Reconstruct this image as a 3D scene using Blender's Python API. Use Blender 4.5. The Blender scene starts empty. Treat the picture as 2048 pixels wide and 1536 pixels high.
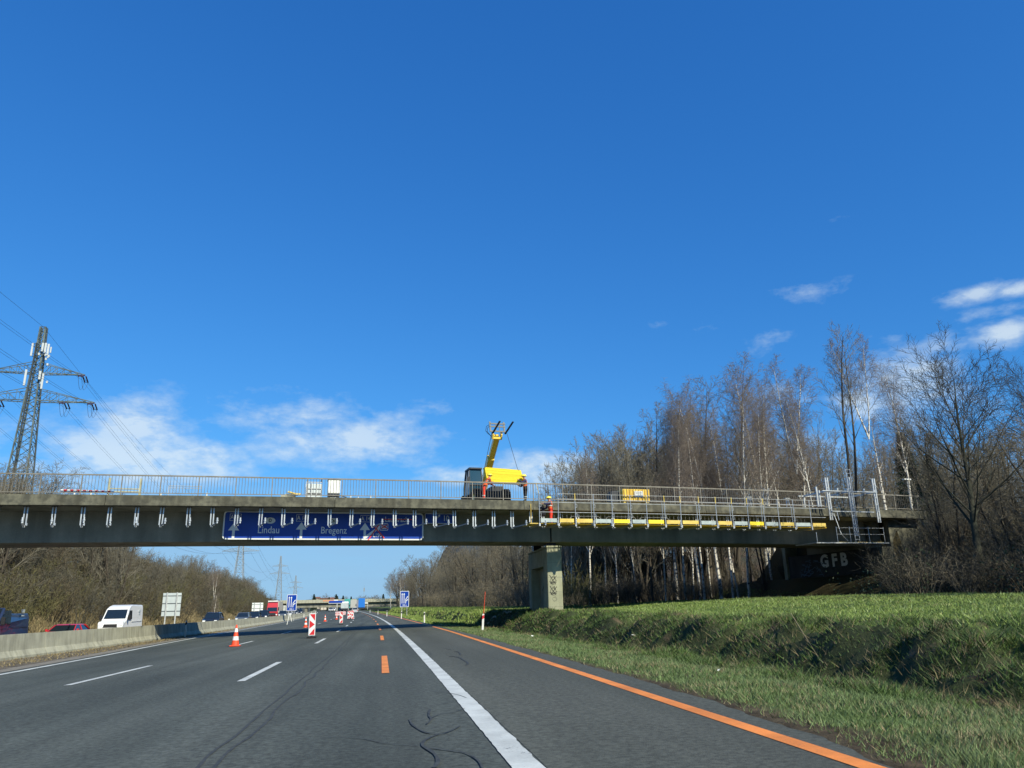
import bpy, bmesh, math, random, time
import numpy as np
from mathutils import Vector, Matrix
T0 = time.time()
R_ = math.radians
scene = bpy.context.scene
COL = scene.collection

# ------------------------------------------------------------------ camera
F_PX, CX, CY = 1540.0, 1024.0, 768.0            # focal length and centre for a 2048 px wide picture
YAW, PITCH, ROLL = R_(9.3256), R_(16.3087), R_(1.2)
CAM = np.array([0.0, 0.0, 1.35])
def _basis():
    F = np.array([math.sin(YAW)*math.cos(PITCH), math.cos(YAW)*math.cos(PITCH), math.sin(PITCH)])
    R0 = np.array([math.cos(YAW), -math.sin(YAW), 0.0]); U0 = np.cross(R0, F)
    return R0*math.cos(ROLL)-U0*math.sin(ROLL), U0*math.cos(ROLL)+R0*math.sin(ROLL), F
RV, UV, FV = _basis()
cam = bpy.data.cameras.new('camera'); camo = bpy.data.objects.new('camera', cam); COL.objects.link(camo)
cam.sensor_width = 36; cam.lens = 36*F_PX/2048; cam.clip_end = 12000; cam.clip_start = 0.1
camo.matrix_world = Matrix(((RV[0], UV[0], -FV[0], CAM[0]), (RV[1], UV[1], -FV[1], CAM[1]), (RV[2], UV[2], -FV[2], CAM[2]), (0, 0, 0, 1)))
scene.camera = camo
def ray(x, y):                                   # surveying helper: direction seen at a pixel of the photograph
    d = FV+RV*(x-CX)/F_PX-UV*(y-CY)/F_PX
    return d/np.linalg.norm(d)
def at_y(x, y, Y): d = ray(x, y); return CAM+d*Y/d[1]

# ------------------------------------------------------------------ sun, sky, exposure
SUN_DIR = Vector((-0.70, 1.26, -1.0)).normalized()          # the way the light travels
SUN_EL = math.asin(-SUN_DIR.z); SUN_AZ = math.atan2(-SUN_DIR.x, -SUN_DIR.y)   # azimuth of the sun, clockwise from +Y
sun = bpy.data.lights.new('sun', 'SUN'); suno = bpy.data.objects.new('sun', sun); COL.objects.link(suno)
sun.energy = 5.0; sun.angle = R_(0.53); sun.color = (1.0, 0.94, 0.74)
suno.rotation_euler = SUN_DIR.to_track_quat('-Z', 'Y').to_euler()
scene.view_settings.view_transform = 'Standard'; scene.view_settings.look = 'None'
scene.view_settings.exposure = 0.30; scene.view_settings.gamma = 1.0
scene.view_settings.use_curve_mapping = False

world = bpy.data.worlds.new('World'); scene.world = world; world.use_nodes = True
wt = world.node_tree; wt.nodes.clear()
SKYT = (0.80, 1.06, 1.36)
class NG:                                        # tiny node-graph helper
    def __init__(s, nt): s.nt = nt
    def n(s, t, **k):
        o = s.nt.nodes.new(t)
        for a, b in k.items(): setattr(o, a, b)
        return o
    def l(s, a, b): s.nt.links.new(a, b)
    def m(s, op, a, b=None, c=None, clamp=False):
        o = s.n('ShaderNodeMath', operation=op, use_clamp=clamp)
        for i, v in enumerate((a, b, c)):
            if v is None: continue
            if isinstance(v, (int, float)): o.inputs[i].default_value = v
            else: s.l(v, o.inputs[i])
        return o.outputs[0]
    def mix(s, fac, a, b, blend='MIX'):
        o = s.n('ShaderNodeMix', data_type='RGBA', blend_type=blend)
        for i, v in ((0, fac), (6, a), (7, b)):
            if isinstance(v, (int, float)): o.inputs[i].default_value = v
            elif isinstance(v, tuple): o.inputs[i].default_value = (*v[:3], 1)
            else: s.l(v, o.inputs[i])
        return o.outputs[2]
    def ramp(s, fac, stops, interp='LINEAR'):
        o = s.n('ShaderNodeValToRGB'); o.color_ramp.interpolation = interp
        e = o.color_ramp.elements
        while len(e) < len(stops): e.new(0.5)
        for i, (p, c) in enumerate(stops):
            e[i].position = p; e[i].color = (*c, 1) if isinstance(c, tuple) else (c, c, c, 1)
        s.l(fac, o.inputs[0]); return o.outputs[0]
    def noise(s, vec, scale, detail=4, rough=0.55, dist=0.0):
        o = s.n('ShaderNodeTexNoise'); o.inputs['Scale'].default_value = scale
        o.inputs['Detail'].default_value = detail; o.inputs['Roughness'].default_value = rough
        o.inputs['Distortion'].default_value = dist
        if vec is not None: s.l(vec, o.inputs['Vector'])
        return o.outputs[0]
    def mapv(s, vec, scale=(1, 1, 1), loc=(0, 0, 0)):
        o = s.n('ShaderNodeMapping'); o.inputs['Scale'].default_value = scale; o.inputs['Location'].default_value = loc
        s.l(vec, o.inputs['Vector']); return o.outputs[0]

g = NG(wt)
wout = g.n('ShaderNodeOutputWorld'); bg = g.n('ShaderNodeBackground'); g.l(bg.outputs[0], wout.inputs[0])
sky = g.n('ShaderNodeTexSky', sky_type='NISHITA'); sky.sun_disc = False
sky.sun_elevation = SUN_EL; sky.sun_rotation = SUN_AZ; sky.altitude = 400; sky.air_density = 1.0; sky.dust_density = 0.5; sky.ozone_density = 2.5
tc = g.n('ShaderNodeTexCoord'); dirv = tc.outputs['Generated']
hs = g.n('ShaderNodeHueSaturation'); hs.inputs['Saturation'].default_value = 1.0; hs.inputs['Value'].default_value = 1.0; hs.inputs['Hue'].default_value = 0.5
ssp = g.n('ShaderNodeSeparateColor'); g.l(sky.outputs[0], ssp.inputs[0]); scc = g.n('ShaderNodeCombineColor')
for i_, (A_, g_) in enumerate(((.266, 1.137), (.520, .82), (.812, .611))):     # film-like response of the blue sky
    g.l(g.m('MULTIPLY', g.m('POWER', g.m('MULTIPLY', ssp.outputs[i_], .137), g_), A_/.1), scc.inputs[i_])
g.l(scc.outputs[0], hs.inputs['Color'])
sx = g.n('ShaderNodeSeparateXYZ'); g.l(dirv, sx.inputs[0])
az = g.m('ARCTAN2', sx.outputs[0], sx.outputs[1]); el = g.m('ARCSINE', sx.outputs[2])
# banks of cloud: azimuth, elevation, half widths (degrees), strength
def px2ae(x, y):
    d = ray(x, y); return math.atan2(d[0], d[1]), math.asin(d[2])
BLOBS = [(270, 850, 4.2, 2.6, .95), (250, 915, 7.0, 2.8, 1.0), (370, 925, 6.0, 2.0, 1.0), (150, 925, 5.0, 2.0, .8),
         (620, 840, 9.0, 2.3, .70), (700, 880, 8.5, 2.7, .88), (600, 905, 7.0, 1.6, .72), (880, 820, 3.5, 1.0, .50),
         (1080, 940, 5.0, 1.7, 1.0), (930, 955, 4.5, 1.1, .85), (1140, 925, 3, 1.2, .8),
         (1410, 660, 1.9, .6, .52), (1610, 580, 3.2, .9, .58), (1310, 650, 1.6, .4, .42), (1560, 670, 1.8, .7, .62), (1530, 690, 1.6, 1.2, .5),
         (2015, 665, 2.6, 1.1, .98), (1960, 585, 2.8, .7, .80), (2030, 580, 2.2, .6, .85), (1990, 625, 2.4, .55, .72), (1820, 770, 4.6, 3.4, .85), (1740, 800, 3.0, 2.2, .8),
         (1880, 690, 2.4, 1.0, .72), (1790, 675, 1.3, .5, .55), (1560, 800, 3.0, 2.2, .55), (1620, 880, 4, 2.4, .6), (1250, 960, 4, 2.0, .6), (1650, 440, 3.0, .5, .30),
         (2300, 700, 5, 3, .9), (-250, 860, 8, 3, .9), (2700, 800, 8, 3, .9), (-900, 800, 8, 4, .9)]
mask = None
for (bx, by, wa, we, st) in BLOBS:
    a0, e0 = px2ae(bx, by)
    da = g.m('DIVIDE', g.m('SUBTRACT', az, a0), R_(wa)); de = g.m('DIVIDE', g.m('SUBTRACT', el, e0), R_(we))
    q = g.m('ADD', g.m('MULTIPLY', da, da), g.m('MULTIPLY', de, de))
    v = g.m('MULTIPLY', g.m('EXPONENT', g.m('MULTIPLY', q, -0.9)), st)
    mask = v if mask is None else g.m('MAXIMUM', mask, v)
cv = g.n('ShaderNodeCombineXYZ'); g.l(az, cv.inputs[0]); g.l(g.m('MULTIPLY', el, 2.0), cv.inputs[1])
n1 = g.noise(cv.outputs[0], 16.0, 9, 0.60, 0.15); n2 = g.noise(cv.outputs[0], 60.0, 6, 0.6, 0.1)
nn = g.m('ADD', g.m('MULTIPLY', n1, 0.72), g.m('MULTIPLY', n2, 0.28))
dens = g.m('SUBTRACT', g.m('ADD', g.m('MULTIPLY', mask, 0.72), g.m('MULTIPLY', nn, 1.35)), 0.93)
dens = g.m('MULTIPLY', dens, 2.4, clamp=True)
dens = g.m('MULTIPLY', dens, g.m('POWER', g.m('MINIMUM', mask, 1.0), 0.6))
# thin veil of high cloud close to the horizon
veil = g.m('MULTIPLY', g.ramp(el, [(0.0, 1.0), (0.10, 0.85), (0.17, 0.0)]), g.ramp(g.noise(g.mapv(cv.outputs[0], (1, 3.5, 1)), 7.0, 6, 0.5), [(0.30, 0.80), (0.7, 1.0)]))
shade = g.ramp(g.m('ADD', g.m('MULTIPLY', n1, .5), g.m('MULTIPLY', dens, .35)), [(0.25, (0.66, 0.76, 0.88)), (0.58, (1.0, 1.0, 1.0))])
CLOUDL = 7.4
csh = g.mix(1.0, shade, (CLOUDL*0.84, CLOUDL*0.96, CLOUDL*1.02), 'MULTIPLY')
skyc = g.mix(g.m('MULTIPLY', veil, 0.92), hs.outputs[0], (2.5, 4.2, 6.2))
skyc = g.mix(g.m('MULTIPLY', dens, 0.74), skyc, csh)
g.l(skyc, bg.inputs['Color']); bg.inputs['Strength'].default_value = 0.10

# ------------------------------------------------------------------ object helpers
def tag(o, label=None, cat=None, group=None, kind=None):
    if label: o['label'] = label
    if cat: o['category'] = cat
    if group: o['group'] = group
    if kind: o['kind'] = kind
    return o
def empty(name, loc=(0, 0, 0), rz=0.0, label=None, cat=None, group=None):
    o = bpy.data.objects.new(name, None); COL.objects.link(o); o.location = [float(v) for v in loc]; o.rotation_euler = (0, 0, rz)
    o.empty_display_size = 0.3
    return tag(o, label, cat, group)
def link(name, me, mat=None, parent=None, loc=None, rot=None):
    o = bpy.data.objects.new(name, me); COL.objects.link(o)
    if parent: o.parent = parent
    if loc is not None: o.location = [float(v) for v in loc]
    if rot is not None: o.rotation_euler = rot
    if mat is not None and len(me.materials) == 0: me.materials.append(mat)
    return o
def np_mesh(name, V, Fc, mat=None, smooth=False):
    V = np.asarray(V, np.float32); Fc = np.asarray(Fc, np.int32); k = Fc.shape[1]
    me = bpy.data.meshes.new(name)
    me.vertices.add(len(V)); me.vertices.foreach_set('co', V.ravel())
    me.loops.add(Fc.size); me.loops.foreach_set('vertex_index', Fc.ravel())
    me.polygons.add(len(Fc)); me.polygons.foreach_set('loop_start', np.arange(0, Fc.size, k, dtype=np.int32))
    me.polygons.foreach_set('loop_total', np.full(len(Fc), k, np.int32))
    if smooth: me.polygons.foreach_set('use_smooth', np.ones(len(Fc), bool))
    me.update(calc_edges=True)
    if mat: me.materials.append(mat)
    return me
class MB:
    def __init__(s): s.v = []; s.f = []
    def box(s, c, d, rot=None):
        b = len(s.v); c = Vector(c)
        for i in range(8):
            p = Vector(((i & 1)-.5, ((i >> 1) & 1)-.5, ((i >> 2) & 1)-.5)); p = Vector((p.x*d[0], p.y*d[1], p.z*d[2]))
            if rot: p = rot @ p
            s.v.append(tuple(p+c))
        for q in ((0, 2, 3, 1), (4, 5, 7, 6), (0, 1, 5, 4), (2, 6, 7, 3), (0, 4, 6, 2), (1, 3, 7, 5)): s.f.append(tuple(b+i for i in q))
        return s
    def b2(s, x0, x1, y0, y1, z0, z1): return s.box(((x0+x1)/2, (y0+y1)/2, (z0+z1)/2), (abs(x1-x0), abs(y1-y0), abs(z1-z0)))
    def bar(s, p, q, w, h=None, up=(0, 0, 1)):
        p = Vector(p); q = Vector(q); d = q-p; L = d.length
        if L < 1e-6: return s
        z = d/L; u = Vector(up)
        if abs(z.dot(u)) > .98: u = Vector((1, 0, 0))
        x = u.cross(z).normalized(); y = z.cross(x)
        return s.box((p+q)/2, (w, h or w, L), Matrix((x, y, z)).transposed())
    def tube(s, p, q, r0, r1=None, n=8, cap=True):
        r1 = r0 if r1 is None else r1
        p = Vector(p); q = Vector(q); z = (q-p)
        if z.length < 1e-7: return s
        z.normalize(); u = Vector((0, 0, 1)) if abs(z.z) < .95 else Vector((1, 0, 0))
        x = u.cross(z).normalized(); y = z.cross(x); b = len(s.v)
        for c, r in ((p, r0), (q, r1)):
            for i in range(n):
                a = 2*math.pi*i/n; s.v.append(tuple(c+x*(r*math.cos(a))+y*(r*math.sin(a))))
        for i in range(n): j = (i+1) % n; s.f.append((b+i, b+j, b+n+j, b+n+i))
        if cap: s.f.append(tuple(b+i for i in reversed(range(n)))); s.f.append(tuple(b+n+i for i in range(n)))
        return s
    def path(s, pts, r, n=6):
        for a, b in zip(pts[:-1], pts[1:]): s.tube(a, b, r, r, n)
        return s
    def prism(s, poly, y0, y1, plane='xz'):      # polygon in a plane, extruded along the third axis
        n = len(poly); b = len(s.v)
        for yy in (y0, y1):
            for (a, c) in poly:
                s.v.append((a, yy, c) if plane == 'xz' else ((a, c, yy) if plane == 'xy' else (yy, a, c)))
        s.f.append(tuple(b+i for i in range(n))); s.f.append(tuple(b+n+i for i in reversed(range(n))))
        for i in range(n): j = (i+1) % n; s.f.append((b+j, b+i, b+n+i, b+n+j))
        return s
    def hull(s, pts):                            # profile (y, z, half width) -> closed body symmetric in x
        n = len(pts); b = len(s.v)
        for sg in (-1, 1):
            for (y, z, w) in pts: s.v.append((sg*w, y, z))
        s.f.append(tuple(b+i for i in range(n))); s.f.append(tuple(b+n+i for i in reversed(range(n))))
        for i in range(n): j = (i+1) % n; s.f.append((b+j, b+i, b+n+i, b+n+j))
        return s
    def poly(s, pts): b = len(s.v); s.v += [tuple(p) for p in pts]; s.f.append(tuple(range(b, b+len(pts)))); return s
    def mesh(s, name, mat, smooth=False, flip=True):
        me = bpy.data.meshes.new(name); me.from_pydata([tuple(float(c) for c in v) for v in s.v], [], s.f)
        if flip:
            bm = bmesh.new(); bm.from_mesh(me); bmesh.ops.recalc_face_normals(bm, faces=bm.faces); bm.to_mesh(me); bm.free()
        if smooth: me.polygons.foreach_set('use_smooth', np.ones(len(me.polygons), bool))
        me.update(); me.materials.append(mat); return me
    def build(s, name, mat, parent=None, bevel=0, smooth=False, loc=None, rot=None, flip=True):
        o = link(name, s.mesh(name, mat, smooth, flip), None, parent, loc, rot)
        if bevel:
            m = o.modifiers.new('bevel', 'BEVEL'); m.width = bevel; m.segments = 2; m.limit_method = 'ANGLE'; m.angle_limit = R_(40)
        return o
def copy_tree(o, parent=None):
    c = o.copy(); COL.objects.link(c); c.parent = parent
    for ch in o.children: copy_tree(ch, c)
    return c
def text_mesh(body, size, mat, depth=0.0, align='CENTER', squeeze=1.0, bold=0.0):
    cu = bpy.data.curves.new('lettering', 'FONT'); cu.body = body; cu.size = size; cu.align_x = align; cu.align_y = 'CENTER'
    cu.extrude = depth; cu.offset = bold; cu.resolution_u = 3
    o = bpy.data.objects.new('lettering', cu); COL.objects.link(o)
    dg = bpy.context.evaluated_depsgraph_get(); me = bpy.data.meshes.new_from_object(o.evaluated_get(dg))
    bpy.data.objects.remove(o); bpy.data.curves.remove(cu)
    me.transform(Matrix.Diagonal((squeeze, 1, 1, 1))); me.materials.clear(); me.materials.append(mat)
    return me
UPR = (R_(90), 0, 0)                             # text standing upright, facing -Y

# ------------------------------------------------------------------ materials
def material(name, col, rough=0.75, metal=0.0, col2=None, scale=3.0, lo=0.35, hi=0.65, bump=0.0, bscale=20.0, detail=6,
             stretch=(1, 1, 1), world=False, island=0.0, fine=0.0, fscale=60.0, spec=0.35, coat=0.0, trans=0.0, streak=None):
    m = bpy.data.materials.new(name); m.use_nodes = True; nt = m.node_tree; k = NG(nt)
    b = nt.nodes['Principled BSDF']
    if world: vec = k.n('ShaderNodeNewGeometry').outputs['Position']
    else: vec = k.n('ShaderNodeTexCoord').outputs['Object']
    c = None
    if col2 is not None:
        c = k.mix(k.ramp(k.noise(k.mapv(vec, stretch), scale, detail), [(lo, 0.0), (hi, 1.0)]), col, col2)
    if streak is not None:
        sc, zs, amt = streak
        st = k.ramp(k.noise(k.mapv(vec, (1, 1, zs)), sc, 5), [(0.42, 0.0), (0.66, 1.0)])
        c = k.mix(k.m('MULTIPLY', st, amt), c if c is not None else col, tuple(v*0.35 for v in col))
    if island:
        ri = k.n('ShaderNodeNewGeometry').outputs['Random Per Island']
        v = k.m('ADD', k.m('MULTIPLY', ri, island), 1-island/2)
        cc = k.n('ShaderNodeCombineColor'); [k.l(v, cc.inputs[i]) for i in range(3)]
        c = k.mix(1.0, c if c is not None else col, cc.outputs[0], 'MULTIPLY')
    if fine:
        v = k.m('ADD', k.m('MULTIPLY', k.ramp(k.noise(vec, fscale, 4, 0.75), [(.32, 0.), (.68, 1.)]), fine*1.6), 1-fine*.8)
        cc = k.n('ShaderNodeCombineColor'); [k.l(v, cc.inputs[i]) for i in range(3)]
        c = k.mix(1.0, c if c is not None else col, cc.outputs[0], 'MULTIPLY')
    if c is None: b.inputs['Base Color'].default_value = (*col, 1)
    else: k.l(c, b.inputs['Base Color'])
    b.inputs['Roughness'].default_value = rough; b.inputs['Metallic'].default_value = metal
    b.inputs['Specular IOR Level'].default_value = spec; b.inputs['Coat Weight'].default_value = coat
    if trans: b.inputs['Transmission Weight'].default_value = trans
    if bump:
        bp = k.n('ShaderNodeBump'); bp.inputs['Strength'].default_value = bump; bp.inputs['Distance'].default_value = 0.02
        k.l(k.noise(vec, bscale, 6, 0.65), bp.inputs['Height']); k.l(bp.outputs[0], b.inputs['Normal'])
    return m
M = {}
def wheel_tracks(m, amt=.16):
    k = NG(m.node_tree); b = m.node_tree.nodes['Principled BSDF']; src = b.inputs['Base Color'].links[0].from_socket; pos = k.n('ShaderNodeNewGeometry').outputs['Position']
    v = k.m('ADD', k.m('MULTIPLY', k.ramp(k.noise(k.mapv(pos, (1, .012, 1)), 1.15, 4, .55), [(.36, 0.), (.64, 1.)]), amt*2), 1-amt)
    v = k.m('MULTIPLY', v, k.m('ADD', k.m('MULTIPLY', k.ramp(k.noise(k.mapv(pos, (1, .35, 1)), .22, 5, .6), [(.40, 0.), (.60, 1.)]), amt*1.2), 1-amt*.6))
    cc = k.n('ShaderNodeCombineColor'); [k.l(v, cc.inputs[i]) for i in range(3)]
    k.l(k.mix(1.0, src, cc.outputs[0], 'MULTIPLY'), b.inputs['Base Color'])
M['asphalt'] = material('asphalt', (.058, .068, .060), .88, col2=(.082, .092, .081), scale=.5, stretch=(1, .12, 1), world=True, bump=.6, bscale=50, fine=.60, fscale=15)
M['asphalt_hard'] = material('asphalt_shoulder', (.066, .072, .060), .9, col2=(.090, .095, .080), scale=.4, stretch=(1, .2, 1), world=True, bump=.5, bscale=60, fine=.55, fscale=15)
M['tar'] = material('tar_seam', (.036, .041, .046), .8, col2=(.066, .072, .070), scale=9, world=True, bump=.3, bscale=40, spec=.3)
wheel_tracks(M['asphalt']); wheel_tracks(M['asphalt_hard'], .10)
def paint(name, col, wear=.575, under=(.10, .10, .10)):
    m = material(name, col, .6, col2=tuple(c*.70 for c in col), scale=1.6, world=True, bump=.25, bscale=60, fine=.10, fscale=30)
    k = NG(m.node_tree); b = m.node_tree.nodes['Principled BSDF']
    src = b.inputs['Base Color'].links[0].from_socket
    v = k.n('ShaderNodeNewGeometry').outputs['Position']
    w = k.ramp(k.m('ADD', k.m('MULTIPLY', k.noise(v, 26, 5, .7), .65), k.m('MULTIPLY', k.noise(v, 2.0, 3), .35)), [(wear, 0.0), (wear+.05, 1.0)])
    k.l(k.mix(w, src, under), b.inputs['Base Color']); return m
M['white_line'] = paint('white_road_paint', (.64, .66, .62), .60)
M['orange_line'] = paint('orange_road_paint', (.90, .29, .06), .62)
M['concrete'] = material('weathered_concrete', (.140, .136, .100), .9, col2=(.068, .068, .054), scale=2.2, lo=.40, hi=.60, bump=.5, bscale=14, fine=.26, fscale=24, streak=(2.0, .10, .75))
M['girder'] = material('girder_concrete', (.27, .265, .215), .9, col2=(.19, .19, .155), scale=.7, bump=.3, bscale=10, fine=.14, fscale=16, streak=(.9, .10, .55))
M['barrier'] = material('barrier_concrete', (.43, .425, .325), .9, col2=(.325, .32, .25), scale=1.1, bump=.4, bscale=18, fine=.12, fscale=30, streak=(3.0, .18, .5))
M['pier'] = material('pier_concrete', (.37, .375, .26), .9, col2=(.27, .275, .19), scale=1.2, bump=.3, bscale=12, fine=.14, fscale=20, streak=(2.2, .2, .35))
M['gravel'] = material('median_gravel', (.16, .135, .10), .95, col2=(.085, .07, .048), scale=1.2, lo=.42, hi=.6, world=True, bump=.9, bscale=30, fine=.5, fscale=30)
M['kerb_strip'] = material('pale_edge_concrete', (.24, .22, .18), .92, col2=(.17, .15, .12), scale=2.0, world=True, bump=.4, bscale=30, fine=.3, fscale=20)
M['galv'] = material('galvanised_steel', (.52, .55, .58), .42, .55, col2=(.40, .43, .46), scale=5, fine=.1, fscale=30)
M['galv_matt'] = material('dull_galvanised_steel', (.48, .50, .50), .6, .25, col2=(.36, .37, .37), scale=6, fine=.1)
M['rail'] = material('weathered_railing_steel', (.22, .21, .185), .65, .25, col2=(.16, .148, .125), scale=3, fine=.15)
M['blue'] = material('blue_sign_face', (.004, .050, .36), .38, col2=(.003, .040, .30), scale=1.0)
M['white_sign'] = material('white_sign_film', (.68, .70, .70), .45, fine=.04)
M['grey_sign'] = material('sign_back_aluminium', (.50, .55, .56), .5, .2, col2=(.42, .47, .48), scale=1.2)
M['white_back'] = material('pale_sign_back', (.72, .76, .74), .5, .05)
M['banner'] = material('faded_orange_mesh', (.55, .27, .16), .9)
M['wall_in_shade'] = material('shade_dark_streaked_concrete', (.065, .066, .060), .9, col2=(.04, .042, .04), scale=1.2, streak=(1.2, .2, .5))  # shade under the deck put into the dark base tone, streaks over it
M['dull'] = material('scuffed_grey_steel', (.16, .17, .17), .6, .2, fine=.2)
M['red_tape'] = material('red_crossing_tape', (.62, .04, .03), .5)
M['red'] = material('red_reflective', (.55, .025, .03), .45, fine=.05)
M['cone'] = material('orange_cone_rubber', (.82, .085, .03), .5, col2=(.70, .07, .025), scale=6)
M['white_plastic'] = material('white_plastic', (.76, .77, .74), .5, col2=(.62, .62, .58), scale=5)
M['black'] = material('black_rubber', (.018, .018, .020), .75, fine=.2)
M['dark'] = material('dark_steel', (.03, .035, .045), .5, .3)
M['glass'] = material('dark_window_glass', (.012, .020, .030), .06, spec=.8)
M['cabglass'] = material('blue_tinted_cab_glass', (.008, .045, .080), .06, spec=.35)
M['yellow_panel'] = material('yellow_formwork_board', (.92, .72, .04), .55, col2=(.84, .62, .03), scale=1.5, stretch=(.3, 1, 3), fine=.08)
M['yellow_worn'] = material('worn_yellow_board', (.72, .55, .14), .7, col2=(.56, .40, .10), scale=2.5, fine=.15)
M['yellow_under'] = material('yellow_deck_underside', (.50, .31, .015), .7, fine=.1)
M['yellow_machine'] = material('yellow_machine_paint', (.72, .50, .05), .35, .0, fine=.05, coat=.2)
M['yellow_crate'] = material('yellow_crate_steel', (.80, .56, .08), .5, col2=(.66, .42, .05), scale=3)
M['grey_board'] = material('grey_toe_board', (.40, .46, .46), .6, .2, col2=(.30, .35, .35), scale=4)
M['hivis'] = material('hi_vis_orange_cloth', (.78, .16, .035), .85, col2=(.62, .11, .025), scale=12)
M['hivis_red'] = material('hi_vis_red_cloth', (.78, .055, .03), .85, col2=(.58, .04, .02), scale=12)
M['navy_cloth'] = material('dark_blue_cloth', (.03, .035, .085), .9)
M['brown_cloth'] = material('brown_red_cloth', (.26, .055, .035), .9, col2=(.18, .04, .03), scale=9)
M['black_cloth'] = material('black_cloth', (.012, .012, .016), .9)
M['skin'] = material('skin', (.42, .24, .17), .6)
M['helmet'] = material('yellow_helmet', (.85, .72, .08), .3)
M['reflect'] = material('silver_reflective_band', (.62, .64, .60), .35)
M['hair'] = material('dark_hair', (.03, .02, .015), .8)
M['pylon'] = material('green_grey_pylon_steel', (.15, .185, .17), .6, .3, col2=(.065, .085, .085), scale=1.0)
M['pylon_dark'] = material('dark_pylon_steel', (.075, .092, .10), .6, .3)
M['far_pylon'] = material('grey_pylon_steel', (.22, .25, .27), .7)
M['antenna'] = material('white_antenna_housing', (.78, .80, .78), .4)
M['antenna_grey'] = material('pale_grey_antenna', (.50, .53, .53), .6, fine=.1)
M['insul'] = material('brown_glass_insulator', (.06, .025, .025), .25)
M['cable'] = material('aluminium_cable', (.10, .12, .15), .5, .4)
M['bark'] = material('grey_brown_bark', (.085, .070, .052), .95, col2=(.045, .038, .030), scale=3, stretch=(1, 1, .3), bump=.4, bscale=18)
M['bark_dark'] = material('dark_mossy_bark', (.045, .048, .034), .95, col2=(.028, .030, .022), scale=3, stretch=(1, 1, .3), bump=.4, bscale=18)
M['birch_bark'] = material('white_birch_bark', (.66, .62, .54), .8, col2=(.07, .06, .055), scale=2.6, lo=.53, hi=.60, stretch=(1, 1, 2.2))
M['brush_brown'] = material('brown_brushwood', (.085, .070, .045), .95, island=.8)
M['brush_ochre'] = material('ochre_brushwood', (.105, .098, .042), .95, island=.8)
M['brush_grey'] = material('grey_brushwood', (.085, .080, .060), .95, island=.8)
M['twig_brown'] = material('brown_twigs', (.165, .142, .100), .95, island=.7)
M['twig_grey'] = material('grey_brown_twigs', (.185, .170, .130), .95, island=.7)
M['twig_purple'] = material('purple_brown_birch_twigs', (.195, .158, .128), .95, island=.6)
M['twig_ochre'] = material('ochre_green_twigs', (.150, .140, .055), .95, island=.7)
M['twig_dark'] = material('dark_twigs', (.050, .046, .034), .95, island=.6)
M['needle'] = material('dark_green_needles', (.018, .040, .020), .85, island=.8)
M['ivy'] = material('evergreen_leaves', (.030, .055, .022), .55, island=.9)
M['pale_blade'] = material('pale_green_blade', (.30, .38, .16), .6, island=.6)
M['straw'] = material('dry_straw_stalks', (.20, .16, .085), .95, island=.7)
M['house_wall'] = material('cream_house_wall', (.55, .50, .42), .9)
M['roof'] = material('red_roof_tiles', (.20, .085, .06), .9)

# grass blades: green with drier patches, laid out by position
def grassmat(name, a, b, dry, p=.55):
    m = bpy.data.materials.new(name); m.use_nodes = True; k = NG(m.node_tree); bs = m.node_tree.nodes['Principled BSDF']
    gq = k.n('ShaderNodeNewGeometry'); ri = gq.outputs['Random Per Island']; pos = gq.outputs['Position']
    c = k.mix(k.ramp(k.noise(pos, .9, 4), [(.35, 0.), (.65, 1.)]), a, b)
    pick = k.m('GREATER_THAN', k.m('ADD', k.m('MULTIPLY', ri, .6), k.m('MULTIPLY', k.noise(pos, .7, 4), .8)), p+.32)
    c = k.mix(pick, c, dry)
    v = k.m('ADD', k.m('MULTIPLY', k.m('FRACT', k.m('MULTIPLY', ri, 17.3)), .7), .62)
    cc = k.n('ShaderNodeCombineColor'); [k.l(v, cc.inputs[i]) for i in range(3)]
    k.l(k.mix(1.0, c, cc.outputs[0], 'MULTIPLY'), bs.inputs['Base Color'])
    bs.inputs['Roughness'].default_value = .6; bs.inputs['Specular IOR Level'].default_value = .3
    return m
M['grass'] = grassmat('meadow_grass', (.200, .270, .060), (.150, .220, .050), (.34, .33, .14), .66)
M['verge'] = grassmat('verge_grass', (.112, .172, .056), (.140, .188, .076), (.25, .205, .115), .60)
M['tussock'] = grassmat('rank_bank_grass', (.110, .180, .040), (.042, .072, .020), (.150, .120, .075), .60)  # darker second tone: shade of the bank face put into the grass colour

# ------------------------------------------------------------------ terrain
def kx(y): y = np.asarray(y, float); yy = np.clip(y, 0, 380); return -1.217e-4*yy*yy - np.clip(y-380, 0, None)*2*1.217e-4*380
def kz(y): y = np.asarray(y, float); yy = np.clip(y, -50, 316); return .13+1.914e-5*yy*yy + np.clip(y-316, 0, None)*2*1.914e-5*316*0.3
def zr(x, y): return .02*np.clip(np.asarray(x, float)-kx(y), -28, 4.5) + kz(y)
def sst(a, b, x): t = np.clip((x-a)/(b-a), 0, 1); return t*t*(3-2*t)
ALPHA = R_(7.07); BA = np.array([math.cos(ALPHA), math.sin(ALPHA)]); BN = np.array([-math.sin(ALPHA), math.cos(ALPHA)]); BP = np.array([8.15, 49.3])
def to_b(x, y): dx, dy = np.asarray(x)-BP[0], np.asarray(y)-BP[1]; return dx*BA[0]+dy*BA[1], dx*BN[0]+dy*BN[1]
def W(s, o, z=0.0): p = BP+BA*s+BN*o; return np.array([p[0], p[1], z])
def bl(px, py, o=0.0):                           # photo pixel -> (s, o, z) on the vertical plane o in the bridge's frame
    n3 = np.array([BN[0], BN[1], 0]); p = np.array([BP[0]+BN[0]*o, BP[1]+BN[1]*o, 0])
    r = ray(px, py); P = CAM+r*(((p-CAM)@n3)/(r@n3)); s, _ = to_b(P[0], P[1]); return float(s), o, float(P[2])
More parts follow.
